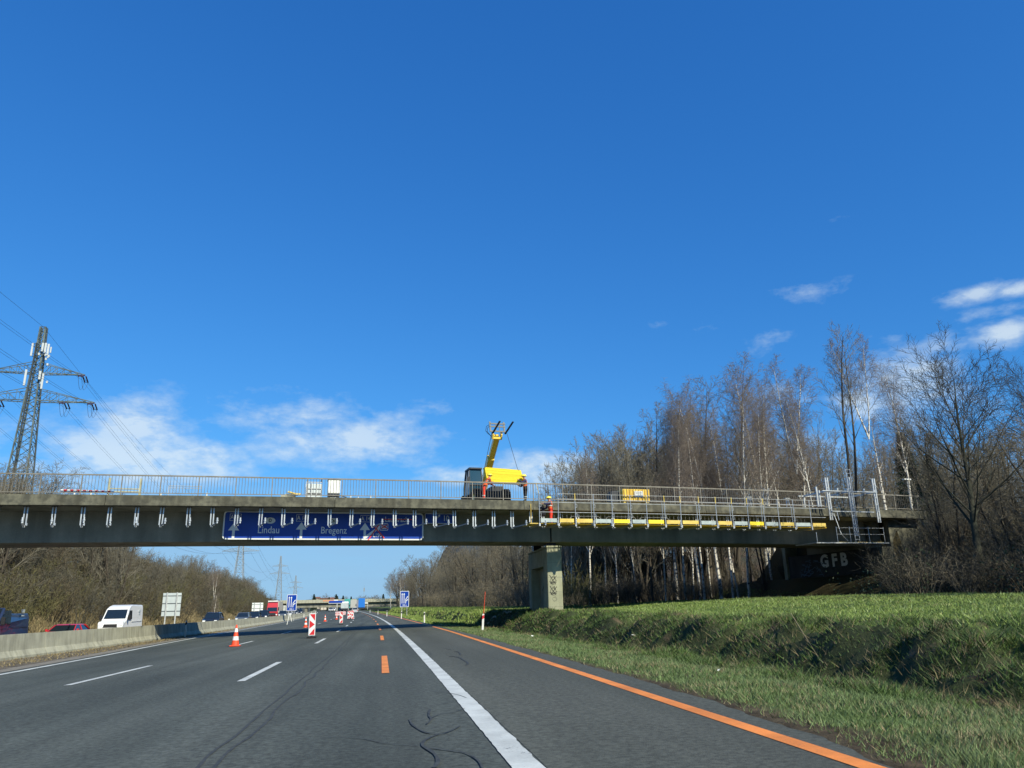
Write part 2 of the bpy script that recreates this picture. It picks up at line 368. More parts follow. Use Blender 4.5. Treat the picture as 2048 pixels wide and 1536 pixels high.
_rs = np.random.RandomState(7); _G = _rs.rand(256, 256)
def vnoise(x, y, sc):
    x = np.asarray(x)*sc+300.5; y = np.asarray(y)*sc+700.5; i = np.floor(x).astype(int); j = np.floor(y).astype(int); fx = x-i; fy = y-j
    fx = fx*fx*(3-2*fx); fy = fy*fy*(3-2*fy); a = _G[i % 256, j % 256]; b = _G[(i+1) % 256, j % 256]; c = _G[i % 256, (j+1) % 256]; d = _G[(i+1) % 256, (j+1) % 256]
    return (a*(1-fx)+b*fx)*(1-fy)+(c*(1-fx)+d*fx)*fy
def asphalt_edge(y): return np.interp(y, [0, 5.6, 8, 12.5, 30, 60], [3.60, 3.70, 3.93, 4.12, 4.25, 4.32])+.10*(vnoise(y*0+3.3, y, 1.3)-.5)+.05*(vnoise(y*0+9.1, y, 5.0)-.5)
def H(x, y, rough=True):
    x = np.asarray(x, float); y = np.asarray(y, float); u = x-kx(y); k = kz(y)
    road = .02*np.clip(u, -28, 4.5)+k
    z = road-.08
    # right verge, bank and meadow
    ve = .22-.08*sst(5.0, 7.2, u)
    brow = 0.91+.28*sst(22, 50, y)
    w = .55*(vnoise(x*0, y, .12)-.5)
    bank = ve-.28*sst(6.7+w, 8.0+w, u)+(brow-ve+.10)*sst(8.0+w, 9.7+w, u)+.18*sst(9.8, 12, u)+.55*sst(11.5, 28, u)
    if rough is True:
        inb = sst(6.5, 7.9, u)*(1-sst(10.4, 12.2, u))
        bank = bank+inb*(.50*(vnoise(x, y, .9)-.5)+.30*(vnoise(x, y, 2.3)-.5)+.14*(vnoise(x, y, 5.)-.5))+(1-inb)*.05*(vnoise(x, y, 1.5)-.5)+.14*(vnoise(x, y, .25)-.5)*sst(12, 16, u)
    bank = bank+(k-.13)*sst(60, 140, y)
    e = sst(asphalt_edge(y)-.22, asphalt_edge(y)+.02, u)
    z = z*(1-e)+bank*e
    # wooded ground rising slowly on the far right
    z = z+.035*np.clip(u-42, 0, 90)
    # left cutting slope
    le = np.clip(-27.6-u, 0, None)
    ls = .02*-27.6+k+.1+np.minimum(le*.62, 8.6)+np.clip(le-14.5, 0, 120)*.045
    z = np.where(u < -27.6, ls+(.5*(vnoise(x, y, .22)-.5) if rough else 0)*sst(0, 4, le), z)
    # embankment that carries the overpass road
    s, o = to_b(x, y)
    d = np.maximum(np.maximum(-1.6-o, o-13.6), 0); E = 7.55-d/1.55
    fr = np.where(s < 29.7, 3.45-np.clip(28.6-s, 0, 99)/1.6, np.where(o < .9, 3.45+(s-29.7)*.62, 99))
    E = np.where(s > 15, np.minimum(E, fr), -99)
    s2 = -46-s; d2 = np.maximum(np.maximum(-1.6-o, o-13.6), 0); E2 = np.where(s < -40, np.minimum(7.3-d2/1.5, 5.5+(-43.5-s)/1.2), -99)
    z = np.maximum(z, np.maximum(E, E2))
    # hill far behind the wood on the right, mountain beyond
    z = z+56*np.exp(-((x-360)/170)**2-((y-640)/150)**2)*sst(150, 400, x+y*.3)
    return z
def Hs(x, y): return float(H(x, y))
def grid(us, ys, zf, curved=True):
    U, Y = np.meshgrid(us, ys); X = U+(kx(Y) if curved else 0); Z = zf(X, Y)
    V = np.stack([X, Y, Z], -1).reshape(-1, 3); n = len(us); m = len(ys)
    i = np.arange(m-1)[:, None]*n+np.arange(n-1)[None, :]; i = i.ravel()
    return V, np.stack([i, i+1, i+n+1, i+n], 1)
us = np.concatenate([np.linspace(-900, -120, 20)[:-1], np.linspace(-120, -50, 24)[:-1], np.linspace(-50, -30, 26)[:-1], np.linspace(-30, 3.5, 20)[:-1],
                     np.linspace(3.5, 4.7, 16)[:-1], np.linspace(4.7, 13.5, 68)[:-1], np.linspace(13.5, 60, 76)[:-1], np.linspace(60, 200, 40)[:-1], np.linspace(200, 1400, 60)])
ys = np.concatenate([np.linspace(-60, 3, 12)[:-1], np.linspace(3, 30, 140)[:-1], np.linspace(30, 75, 110)[:-1], np.linspace(75, 200, 60)[:-1], np.linspace(200, 1000, 60)[:-1], np.linspace(1000, 6000, 20)])
V, Fc = grid(us, ys, H)
def groundmat():
    m = bpy.data.materials.new('ground_soil_and_grass'); m.use_nodes = True; k = NG(m.node_tree); b = m.node_tree.nodes['Principled BSDF']
    geo = k.n('ShaderNodeNewGeometry'); pos = geo.outputs['Position']; sp = k.n('ShaderNodeSeparateXYZ'); k.l(pos, sp.inputs[0])
    grass = k.mix(k.ramp(k.noise(pos, .8, 6), [(.35, 0.), (.68, 1.)]), (.065, .105, .026), (.115, .145, .050))
    soil = k.mix(k.ramp(k.noise(pos, 2.5, 6), [(.35, 0.), (.65, 1.)]), (.060, .045, .028), (.13, .10, .06))
    leaf = k.mix(k.ramp(k.noise(pos, .35, 8, .7), [(.35, 0.), (.65, 1.)]), (.070, .056, .030), (.050, .052, .024))
    leaf = k.mix(k.ramp(k.noise(pos, .12, 5, .6), [(.45, 0.), (.62, 1.)]), leaf, (.080, .066, .034))
    y2 = k.m('MINIMUM', sp.outputs[1], 380); u = k.m('ADD', sp.outputs[0], k.m('MULTIPLY', k.m('MULTIPLY', y2, y2), 1.217e-4))
    f1 = k.ramp(k.m('MULTIPLY', k.m('ADD', u, 26.8), -.25), [(0., 0.), (.8, 1.)])          # left slope
    woods = k.m('ADD', 19.5, k.m('MULTIPLY', k.noise(pos, .15, 3), 4))
    f2 = k.m('MULTIPLY', k.m('SUBTRACT', u, woods), .6, clamp=True)
    fs = k.ramp(k.m('MULTIPLY', k.m('SUBTRACT', 4.45, u), 2.0), [(0., 0.), (.6, 1.)])     # bare strip by the asphalt
    patch = k.m('MULTIPLY', k.ramp(k.noise(pos, 1.1, 6, .65), [(.56, 0.), (.64, 1.)]), k.ramp(k.m('MULTIPLY', k.m('SUBTRACT', 13, u), .15), [(0., 0.), (.3, 1.)]))
    bank_shade = k.m('MULTIPLY', k.ramp(k.m('MULTIPLY', k.m('SUBTRACT', u, 6.2), .5), [(0., 0.), (.6, 1.)]), k.ramp(k.m('MULTIPLY', k.m('SUBTRACT', 10.6, u), .6), [(0., 0.), (.6, 1.)]))
    grass = k.mix(bank_shade, grass, (.042, .052, .022))  # bank face painted darker, its shade lies in the ground colour
    c = k.mix(patch, grass, soil); c = k.mix(fs, c, soil); c = k.mix(f1, c, leaf); c = k.mix(f2, c, leaf)
    far = k.ramp(k.m('MULTIPLY', k.m('SUBTRACT', sp.outputs[0], 170), .01), [(0., 0.), (.4, 1.)])
    c = k.mix(far, c, k.mix(k.ramp(k.noise(pos, .05, 8, .75), [(.40, 0.), (.62, 1.)]), (.095, .060, .038), (.040, .045, .028)))
    k.l(c, b.inputs['Base Color']); b.inputs['Roughness'].default_value = .95; b.inputs['Specular IOR Level'].default_value = .15
    bp = k.n('ShaderNodeBump'); bp.inputs['Strength'].default_value = .9; bp.inputs['Distance'].default_value = .06
    k.l(k.noise(pos, 9, 8, .7), bp.inputs['Height']); k.l(bp.outputs[0], b.inputs['Normal'])
    return m
tag(link('ground', np_mesh('ground', V, Fc, groundmat(), True)), kind='structure')

# ------------------------------------------------------------------ roads
def polyf(pts):
    a = np.array(pts, float); return lambda y: np.interp(y, a[:, 0], a[:, 1])
left_u = polyf([(-40, -9.87), (9, -9.9), (23.5, -10.08), (33.4, -10.58), (45, -11.4), (56, -11.98), (77, -12.55), (108, -13.05), (145, -13.4), (500, -13.5)])
YS = np.concatenate([np.linspace(-40, 100, 71), np.linspace(104, 700, 120)])
def ribbon(name, ua, ub, ys, dz, mat, parent=None, curved=True):
    ys = np.asarray(ys, float); a = ua(ys) if callable(ua) else np.full(len(ys), ua); b = ub(ys) if callable(ub) else np.full(len(ys), ub)
    k = kx(ys) if curved else 0; n = len(ys)
    V = np.concatenate([np.stack([a+k, ys, zr(a+k, ys)+dz], 1), np.stack([b+k, ys, zr(b+k, ys)+dz], 1)])
    i = np.arange(n-1); F = np.stack([i, i+n, i+n+1, i+1], 1)
    return link(name, np_mesh(name, V, F, mat), None, parent)
YF = np.concatenate([np.linspace(-40, 3, 10)[:-1], np.arange(3, 40, .12), np.linspace(40, 100, 200)[:-1], np.linspace(100, 700, 121)])
road = tag(ribbon('road', lambda y: left_u(y)-.55, lambda y: asphalt_edge(y), YF, 0.0, M['asphalt']), kind='structure')
oroad = tag(ribbon('opposite_road', -27.4, -15.9, YS, 0.0, M['asphalt_hard']), kind='structure')
tag(ribbon('median_strip', -16.1, lambda y: left_u(y)-.5, YS, -.012, M['gravel']), kind='structure')
ribbon('shoulder_surface', lambda y: 1.285+0*y, lambda y: asphalt_edge(y)-.002, YF, .004, M['asphalt_hard'], road)
ribbon('pale_edge_strip', lambda y: left_u(y)-1.0, lambda y: left_u(y)-.38, YS, .006, M['kerb_strip'], road)
wob = lambda a, sc, amp: (lambda y: a+amp*(vnoise(y*0+a*7, y, sc)-.5))
ribbon('edge_line', wob(1.02, 7, .02), wob(1.265, 7, .03), YF[YF < 330], .009, M['white_line'], road)
ribbon('edge_line', lambda y: left_u(y)-.09, lambda y: left_u(y)+.12, YS[YS < 330], .009, M['white_line'], road)
ribbon('edge_line', lambda y: 3.345+.009*np.minimum(y, 45), lambda y: 3.525+.009*np.minimum(y, 45), YF[YF < 260], .009, M['orange_line'], road)
ribbon('edge_line', -16.36, -16.18, YS[YS < 330], .009, M['white_line'], oroad)
ribbon('edge_line', -26.4, -26.2, YS[YS < 330], .009, M['white_line'], oroad)
P = 21.6*.904
def dash(u0, u1, y0, y1, mat, par): return ribbon('lane_dash', u0, u1, np.linspace(y0, y1, 6), .009, mat, par)
for kk in range(-1, 12): dash(-.0, .155, 17.1+kk*P*.975, 23.6+kk*P*.975, M['orange_line'], road)
for kk in range(-1, 12): dash(-2.84, -2.685, 17.0+kk*P*.975, 23.15+kk*P*.975, M['white_line'], road)
for kk in range(-1, 12): dash(-6.555, -6.40, 18.45+kk*P*.975, 24.6+kk*P*.975, M['white_line'], road)
for kk in range(-1, 12):
    dash(-19.7, -19.55, 20+kk*18., 26+kk*18., M['white_line'], oroad); dash(-23.2, -23.05, 20+kk*18., 26+kk*18., M['white_line'], oroad)
for (uu, ph) in ((-1.555, 0.), (-1.39, 5.)):      # long sealed joint in the lane
    ribbon('tar_seam', lambda y, uu=uu, ph=ph: uu-.018+.09*(vnoise(y*0+ph, y, .9)-.5), lambda y, uu=uu, ph=ph: uu+.018+.09*(vnoise(y*0+ph, y, .9)-.5)+.02*(vnoise(y*0+2, y, 4)-.5), YF[(YF > 3) & (YF < 190)], .006, M['tar'], road)
def on_road(px, py):
    d = ray(px, py); t = 1.0; s = 1.0
    for _ in range(60):
        p = CAM+d*s; e = p[2]-float(zr(p[0], p[1])); s += e/(-d[2]+.02*d[0])*.9
    return CAM+d*s
def squiggle(name, pix, w, mat, dz=.007):
    ctrl = [on_road(*q) for q in pix]; pts = []
    for i in range(len(ctrl)-1):
        a, b = ctrl[i], ctrl[i+1]; p0 = ctrl[max(i-1, 0)]; p3 = ctrl[min(i+2, len(ctrl)-1)]
        for t in np.linspace(0, 1, 6, endpoint=False):
            pts.append(.5*((2*a)+(-p0+b)*t+(2*p0-5*a+4*b-p3)*t*t+(-p0+3*a-3*b+p3)*t**3))
    pts.append(ctrl[-1]); m = MB(); P2 = [Vector((float(p[0]), float(p[1]), 0)) for p in pts]
    L = []; Rr = []
    for i, p in enumerate(P2):
        t = (P2[min(i+1, len(P2)-1)]-P2[max(i-1, 0)]).normalized(); n = Vector((-t.y, t.x, 0)); ww = w*(.7+.6*float(vnoise(p.x*3, p.y*3, 2)))*(1 if 0 < i < len(P2)-1 else .3)
        for lst, sg in ((L, 1), (Rr, -1)):
            q = p+n*ww*.5*sg; lst.append((q.x, q.y, float(zr(q.x, q.y))+dz))
    for i in range(len(L)-1): m.poly([L[i], L[i+1], Rr[i+1], Rr[i]])
    return m.build(name, mat, road)
for pix, w in [([(1225-400+0, 1440), (820, 1441), (826, 1452), (850, 1466), (882, 1469), (905, 1462), (920, 1453)], .05), ([(880, 1469), (862, 1476), (848, 1484), (846, 1494), (862, 1504), (872, 1514), (876, 1526), (868, 1538)], .07),
               ([(650+0, 1475), (720, 1478), (770, 1488), (840, 1494)], .022), ([(850, 1496), (900, 1503), (930, 1508), (955, 1522), (966, 1540)], .045),
               ([(860, 1420), (858, 1432), (862, 1440), (853, 1450)], .05), ([(862, 1438), (880, 1430), (905, 1426), (930, 1418)], .025), ([(858, 1383), (890, 1386), (915, 1391), (933, 1397)], .03),
               ([(868, 1413), (890, 1408), (910, 1403)], .02), ([(908, 1303), (918, 1305), (921, 1311)], .08), ([(898, 1313), (916, 1315), (926, 1320), (936, 1327), (933, 1331)], .10), ([(888, 1297), (903, 1300)], .05),
               ([(857, 1305), (863, 1308), (859, 1311)], .05)]:
    squiggle('crack_seal', pix, w*.5, M['tar'], .011)

# ------------------------------------------------------------------ overpass
def cmb(s): return -0.00021*s*s
bridge = empty('overpass_bridge', (BP[0], BP[1], 0), ALPHA, 'long grey concrete overpass crossing above the motorway on a single pier', 'bridge')
def sweep(name, sec, ss, mat, parent=bridge, closed=True, bevel=0, cam_on=True):
    m = MB(); n = len(sec)
    for s in ss:
        for (o, z) in sec: m.v.append((s, o, z+(cmb(s) if cam_on else 0)))
    for i in range(len(ss)-1):
        for j in range(n): jj = (j+1) % n; m.f.append((i*n+j, i*n+jj, (i+1)*n+jj, (i+1)*n+j))
    m.f.append(tuple(range(n))); m.f.append(tuple((len(ss)-1)*n+j for j in reversed(range(n))))
    return m.build(name, mat, parent, bevel)
joints = [-49.2, -36.6, -24.0, -11.4, 1.2, 13.8, 26.4, 32.6]
EB = [(0, 8.12), (0, 7.68), (-.05, 7.66), (-.05, 7.53), (0, 7.50), (.38, 7.50), (.38, 8.12)]
for a, b in zip(joints[:-1], joints[1:]):
    sweep('edge_beam', EB, np.linspace(a+.015, b-.015, 6), M['concrete'])
    sweep('edge_beam', [(12-o, z) for o, z in EB], np.linspace(a+.015, b-.015, 6), M['concrete'])
SS = np.linspace(-49, 32.5, 42)
sweep('deck_slab', [(.383, 8.02), (.383, 7.52), (2.4, 7.46), (10.25, 7.40), (11.617, 7.52), (11.617, 8.02)], SS, M['girder'])
for a, b in ((-46, 3.14), (3.26, 28.8)):
    sweep('main_girder', [(2.45, 7.455), (2.45, 5.70), (2.48, 5.68), (5.65, 5.68), (5.7, 5.72), (5.7, 7.395)], np.linspace(a, b, 24), M['girder'])
    sweep('main_girder', [(7.3, 7.395), (7.3, 6.45), (7.4, 6.3), (9.9, 6.3), (10.0, 6.45), (10.0, 7.395)], np.linspace(a, b, 24), M['girder'])
MB().b2(3.15, 3.25, 2.55, 5.6, 5.72, 7.39).build('expansion_joint', M['black'], bridge)
for z in (6.95, 6.5, 6.08):                       # board marks and dots of the shuttering stay in relief
    m = MB()
    for s in np.arange(-45, 28.5, 2.4):
        if abs(s-3.2) < 1.4: continue
        m.b2(s, s+2.38, 2.444, 2.452, z+cmb(s)-.012, z+cmb(s)+.012)
    tag(m.build('shuttering_ridge', M['girder'], bridge), kind='stuff')
for z in (7.15,):
    pass
# pier
def pier(s0, o0, L, zb):
    p = empty('pier'); p.parent = bridge; p.location = (s0, o0, 0)
    wt_, h = 1.02, 5.30
    MB().prism([(.0, zb), (wt_, zb), (wt_, h), (0, h)], 0, 1.35).build('column', M['pier'], p, .07)
    MB().prism([(.0, zb), (wt_, zb), (wt_, h), (0, h)], L-1.0, L).build('column', M['pier'], p, .07)
    MB().b2(.02, wt_-.02, 1.352, L-1.002, h-1.15, h-.01).build('cross_beam', M['pier'], p, .03)
    MB().b2(.62, wt_-.1, 1.352, L-1.002, zb, h-1.152).build('recessed_panel', M['pier'], p)
    MB().b2(-.03, wt_+.03, -.05, L+.05, h-.0+.004, h+.13).build('pier_cap', M['pier'], p, .03)
    for y in (1.0, 6.1):
        MB().b2(.2, .8, y-.3, y+.3, h+.134, 5.655 if y < 3 else 6.0).build('bearing', M['dark'], p)
    for z in np.arange(zb+.6, h-.2, .95):
        MB().b2(-.006, wt_+.006, -.006, .002, z, z+.018).b2(-.007, .0, .0, 1.3, z, z+.018).build('pour_line', M['girder'], p)
    return p
pr = pier(2.84, 2.4, 7.0, .85); pr.rotation_euler = (0, 0, -ALPHA)
def scrib(pts, w, m, x=None, y=None):             # a sprayed stroke lying on a face
    for a, b in zip(pts[:-1], pts[1:]):
        if y is not None: m.bar((a[0], y, a[1]), (b[0], y, b[1]), w, .003, (0, 1, 0))
        else: m.bar((x, a[0], a[1]), (x, b[0], b[1]), w, .003, (1, 0, 0))
random.seed(5)
m = MB()
for cz in (3.15, 2.45):
    scrib([(.15, cz+.35), (.3, cz+.1), (.55, cz-.25)], .04, m, y=-.006); scrib([(.62, cz+.3), (.4, cz+.05), (.2, cz-.2), (.6, cz-.12)], .04, m, y=-.008)
    scrib([(.12, cz-.08), (.35, cz-.12), (.62, cz-.02)], .03, m, y=-.010)
    scrib([(.30, cz+.2), (.45, cz+.32), (.5, cz+.12), (.36, cz+.02)], .03, m, y=-.012)
    scrib([(.55+.2*math.cos(t)-.18, cz-.02+.24*math.sin(t)) for t in np.linspace(0, 5.2, 9)], .018, m, y=-.014)
scrib([(.3, 2.0), (.5, 2.1), (.6, 1.9), (.4, 1.8), (.3, 1.95)], .015, m, y=-.006)
m.build('graffiti', M['black'], pr)
m = MB(); scrib([(2.0, 3.1), (2.6, 2.6), (3.3, 3.2), (3.9, 2.5), (2.4, 2.45)], .07, m, x=.612); scrib([(2.6, 3.3), (3.2, 2.3), (4.3, 2.9), (5.0, 2.6)], .06, m, x=.608)
m.build('graffiti', M['black'], pr)
# right abutment: front wall under the deck, side wing wall, bearing shelf
ab = empty('abutment'); ab.parent = bridge
MB().b2(28.9, 30.0, 1.3, 12.6, 1.0, 5.3).build('front_wall', M['wall_in_shade'], ab)
MB().b2(29.3, 30.0, 2.2, 10.4, 5.304, 7.38).build('back_wall', M['girder'], ab)
MB().b2(28.7, 36.5, .75, 1.25, 2.6, 5.3).prism([(29.6, 5.303), (36.5, 5.303), (36.5, 7.46), (29.6, 7.46)], .8, 1.25).build('wing_wall', M['concrete'], ab)
MB().b2(28.7, 36.5, 12.65, 13.1, 2.6, 7.4).build('wing_wall', M['pier'], ab)
gm = text_mesh('G F B', 1.35, M['white_plastic'], 0, 'CENTER', 1.05, .06)
link('graffiti', gm, None, ab, (28.885, 6.6, 4.62), (R_(90), 0, R_(-90)))
M['graf_blue'] = material('blue_grey_spray', (.10, .15, .20), .7)
m = MB(); random.seed(9)
for i in range(26):
    y = 8.0+random.random()*3.2; z = 3.6+random.random()*1.2
    scrib([(y, z), (y+random.uniform(-.6, .6), z+random.uniform(-.3, .3)), (y+random.uniform(-.7, .7), z+random.uniform(-.3, .3))], .05, m, x=28.892-.0006*i)
m.build('graffiti', M['graf_blue'], ab)
la = empty('abutment'); la.parent = bridge
MB().b2(-47.5, -46.2, 1.2, 10.6, 1.5, 7.38).build('front_wall', M['girder'], la)

# railing
HR = 9.27
rail = empty('bridge_railing', (BP[0], BP[1], 0), ALPHA, 'weathered steel railing with thin upright bars along the near edge of the overpass', 'railing')
S0, S1, SP = -48.8, 32.3, 2.05
npost = int((S1-S0)/SP)
def railpart(name, z, w, h):
    m = MB(); ss = np.linspace(S0, S1, 60)
    for a, b in zip(ss[:-1], ss[1:]): m.bar((a, .19, z+cmb(a)), (b+.004, .19, z+cmb(b)), h, w)
    m.build(name, M['rail'], rail)
railpart('handrail', HR, .075, .055); railpart('bottom_rail', 8.26, .045, .035)
pm = MB().b2(-.028, .028, -.028, .028, 8.0, HR-.03).mesh('post', M['rail'])
bm_ = MB().tube((0, 0, 8.27), (0, 0, HR-.028), .0135, .0135, 5).mesh('baluster', M['rail'])
bal = []
for i in range(npost+1):
    s = S0+.9+i*SP
    if s > S1: break
    link('post', pm, None, rail, (s, .19, cmb(s)))
    for j in range(1, 12):
        t = s+j*SP/12
        if t < S1: bal.append(t)
near = [t for t in bal if t > -29.5][:300]; nset = set(near)
for t in near: link('baluster', bm_, None, rail, (t, .19, cmb(t)))
m = MB()
for t in bal:
    if t not in nset: m.tube((t, .19, 8.27+cmb(t)), (t, .19, HR-.03+cmb(t)), .0135, .0135, 4, False)
tag(m.build('baluster_row', M['rail'], rail), kind='stuff')
# far railing, same make, on the other edge
rail2 = empty('bridge_railing', (BP[0], BP[1], 0), ALPHA, 'steel railing along the far edge of the overpass behind the workers', 'railing')
m = MB()
for a in np.arange(-48, 32, 4.0): m.bar((a, 11.8, HR+cmb(a)), (a+4, 11.8, HR+cmb(a+4)), .055, .07); m.bar((a, 11.8, 8.26+cmb(a)), (a+4, 11.8, 8.26+cmb(a+4)), .035, .045)
m.build('handrail', M['rail'], rail2)
m = MB()
for s in np.arange(-48, 32, SP): m.b2(s-.028, s+.028, 11.77, 11.83, 8.0+cmb(s), HR+cmb(s)-.03)
m.build('post_row', M['rail'], rail2)
m = MB()
for s in np.arange(-48, 32, SP/12): m.tube((s, 11.8, 8.27+cmb(s)), (s, 11.8, HR-.03+cmb(s)), .0135, .0135, 4, False)
tag(m.build('baluster_row', M['rail'], rail2), kind='stuff')

# ------------------------------------------------------------------ hanging brackets and scaffold gangway
def bracket_proto():
    r = empty('hanging_bracket')
    m = MB()
    for dx in (-.075, .075): m.b2(dx-.032, dx+.032, .50, .56, -1.02, 0)
    m.build('hanger', M['galv'], r)
    MB().b2(-.16, .16, .43, .66, -.012, .01).build('top_plate', M['dark'], r)
    MB().b2(-.05, .05, .48, .58, -1.14, -1.03).b2(.1, .15, .50, .56, -1.04, -.9).build('foot', M['galv'], r)
    MB().bar((0, .48, -1.08), (.42, -1.38, -1.06), .045, .07).build('carrier_arm', M['galv_matt'], r)
    MB().tube((.43, -1.40, -1.12), (.43, -1.40, -.80), .05, .05, 8).tube((.43, -1.40, -1.0), (.43, -1.40, -.93), .075, .075, 8).build('socket', M['galv'], r)
    return r
BRX = [50, 108, 165, 220, 273, 324, 375, 425, 473, 521, 567, 614, 658, 703, 746, 789, 829, 870, 909, 948, 986, 1024, 1060]
bs_ = [bl(x, 1030, .53)[0] for x in BRX]
proto = bracket_proto()
allb = bs_+[bs_[0]-1.4*(i+1) for i in range(5)]
PX = [1079, 1117, 1151, 1188, 1225, 1262, 1294, 1330, 1362, 1399, 1433, 1465, 1496, 1528, 1557, 1588, 1621]
ps_ = [bl(x, 1030, -1.4)[0] for x in PX]
allb += [s-.43 for s in ps_[1:]]
GRP = 'galvanised brackets hanging under the edge beam'
for i, s in enumerate(allb):
    o = proto if i == 0 else copy_tree(proto)
    jr = random.Random(i); o.location = [float(v) for v in W(s+jr.uniform(-.03, .03), jr.uniform(-.04, .04), 7.50+cmb(s))]; o.rotation_euler = (R_(jr.uniform(-.8, .8)), R_(jr.uniform(-1.2, 1.2)), ALPHA+R_(jr.uniform(-3.5, 3.5)))
    if i >= 28: lab = 'galvanised bracket carrying the scaffold gangway under the edge beam'; gr = 'brackets carrying the gangway'
    elif i < 2: lab = 'leftmost galvanised bracket with its arm swung out left, hanging left of the blue sign' if i == 0 else 'second galvanised bracket from the left with its arm swung out left'; gr = GRP
    elif i < 8 or i > 22: lab = 'bare galvanised bracket hanging from the edge beam left of the big blue sign'; gr = 'brackets left of the blue sign'
    elif i < 17: lab = 'bare galvanised bracket hanging in front of the big blue direction sign'; gr = 'brackets in front of the blue sign'
    else: lab = 'bare galvanised bracket hanging between the blue signs and the gangway'; gr = 'brackets between the blue signs and the gangway'
    tag(o, lab, 'bracket', gr)
    if i == 0: o.name = 'hanging_bracket'
# gangway
gw = empty('scaffold_gangway', (BP[0], BP[1], 0), ALPHA, 'suspended scaffold gangway with yellow and grey toe boards along the right half of the overpass', 'scaffold')
zc = 6.50
postm = MB().tube((0, 0, 6.36), (0, 0, 8.42), .026, .026, 8).b2(-.045, .045, -.045, .045, 6.34, 6.52).mesh('post', M['galv'])
ypost = MB().tube((0, 0, 8.0), (0, 0, 8.44), .032, .032, 8).mesh('post_sleeve', M['yellow_worn'])
toe_cols = ['grey_board', 'yellow_worn', 'yellow_worn', 'grey_board', 'yellow_panel', 'grey_board', 'yellow_panel', 'yellow_worn', 'yellow_worn', 'grey_board', 'yellow_worn', 'grey_board', 'yellow_panel', 'grey_board', 'yellow_worn', 'grey_board', 'yellow_worn']
for i, s in enumerate(ps_):
    link('post', postm, None, gw, (s, -1.4, cmb(s)))
    if i in (2, 6, 7, 8, 9, 10, 11, 12, 13): link('post_sleeve', ypost, None, gw, (s, -1.4, cmb(s)))
    e = ps_[i+1] if i+1 < len(ps_) else s+1.25
    cc = cmb((s+e)/2)
    for z in ((8.06, 7.84, 7.22) if i else (7.84, 7.22)):
        MB().tube((s+.02, -1.4, z+cc), (e-.02, -1.4, z+cc), .017, .017, 6).build('guard_rail', M['galv'], gw)
    if i > 0: MB().tube((s+.02, -1.4, 8.40+cc), (e-.02, -1.4, 8.40+cc), .014, .014, 6).build('guard_rail', M['galv_matt'], gw)
    MB().b2(s+.06, e-.14, -1.46, -1.43, 6.58+cc, 6.82+cc).build('toe_board', M[toe_cols[i]], gw)
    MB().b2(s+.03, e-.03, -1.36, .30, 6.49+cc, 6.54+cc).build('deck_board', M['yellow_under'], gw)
    MB().bar((s, -1.38, 6.44+cc), (s, .36, 6.44+cc), .06, .08).build('cross_bearer', M['galv_matt'], gw)
    # small loop handles of the stair frames on some posts, rear guard frame
    if i in (0, 2, 3, 4, 5, 7, 9, 11, 13, 15):
        x = s+.10 if i % 2 else s+.12
        m = MB().path([(s, -1.4, 7.75+cc), (x, -1.4, 7.75+cc), (x, -1.4, 7.55+cc), (s, -1.4, 7.55+cc)], .011, 5)
        m.path([(s, -1.4, 7.15+cc), (x, -1.4, 7.15+cc), (x, -1.4, 6.95+cc), (s, -1.4, 6.95+cc)], .011, 5)
        if i in (3, 5, 7, 9, 11, 13, 15): m.tube((s-.17, -1.4, 6.5+cc), (s-.17, -1.4, 7.98+cc), .02, .02, 6)
        m.build('ladder_frame', M['galv'], gw)
    if i in (2, 4, 6):
        m = MB().path([(s+.25, .25, 6.55+cc), (s+.25, .25, 7.05+cc), (s+.35, .25, 7.18+cc), (s+2.3, .25, 7.18+cc), (s+2.4, .25, 7.05+cc), (s+2.4, .25, 6.55+cc)], .014, 6)
        m.build('rear_frame', M['galv_matt'], gw)
m = MB()
for s in np.arange(ps_[1], ps_[-1]+1, .30): m.tube((s, .32, 6.55+cmb(s)), (s, .32, 7.42+cmb(s)), .009, .009, 4, False)
tag(m.build('hanger_wires', M['galv_matt'], gw), kind='stuff')
MB().tube((ps_[0]+.02, -1.4, 8.3), (ps_[0]-.10, -1.2, 9.05), .018, .018, 6).b2(ps_[0]-.62, ps_[0]-.02, -1.3, .3, 6.49, 6.54).tube((ps_[0]-.15, -.1, 6.5), (ps_[0]-.15, -.1, 7.9), .02, .02, 6).build('end_frame', M['yellow_worn'], gw)

# ------------------------------------------------------------------ signs on the girder
def rrect(x0, x1, z0, z1, r, n=4):
    pts = []
    for cx, cz, a0 in ((x1-r, z1-r, 0), (x0+r, z1-r, 90), (x0+r, z0+r, 180), (x1-r, z0+r, 270)):
        for i in range(n+1): a = R_(a0+90*i/n); pts.append((cx+r*math.cos(a), cz+r*math.sin(a)))
    return pts
def panel(par, x0, x1, z0, z1, y, bw, r=.1, face='blue', edge='white_sign'):
    MB().prism(rrect(x0, x1, z0, z1, r), y, y+.05).build('border', M[edge], par)
    MB().prism(rrect(x0+bw, x1-bw, z0+bw, z1-bw, max(r-bw, .02)), y-.006, y+.001).build('face', M[face], par)
def put_text(par, s, x, z, size, mat, y, sq=.82, bold=.004):
    return link('lettering', text_mesh(s, size, mat, 0, 'CENTER', sq, bold), None, par, (x, y, z), UPR)
sg = empty('direction_sign', (BP[0], BP[1], 0), ALPHA, 'wide blue motorway direction sign reading Lindau and Bregenz fixed to the overpass girder', 'sign')
YB = 2.05; X0, X1, Z0, Z1 = bl(446, 1050, YB)[0], bl(847, 1050, YB)[0], 5.73, 7.45; YF_ = YB-.012
panel(sg, X0, X1, Z0, Z1, YB, .085, .22)
def sx_(px): return bl(px, 1050, YB)[0]
def sz_(px, py): return bl(px, py, YB)[2]
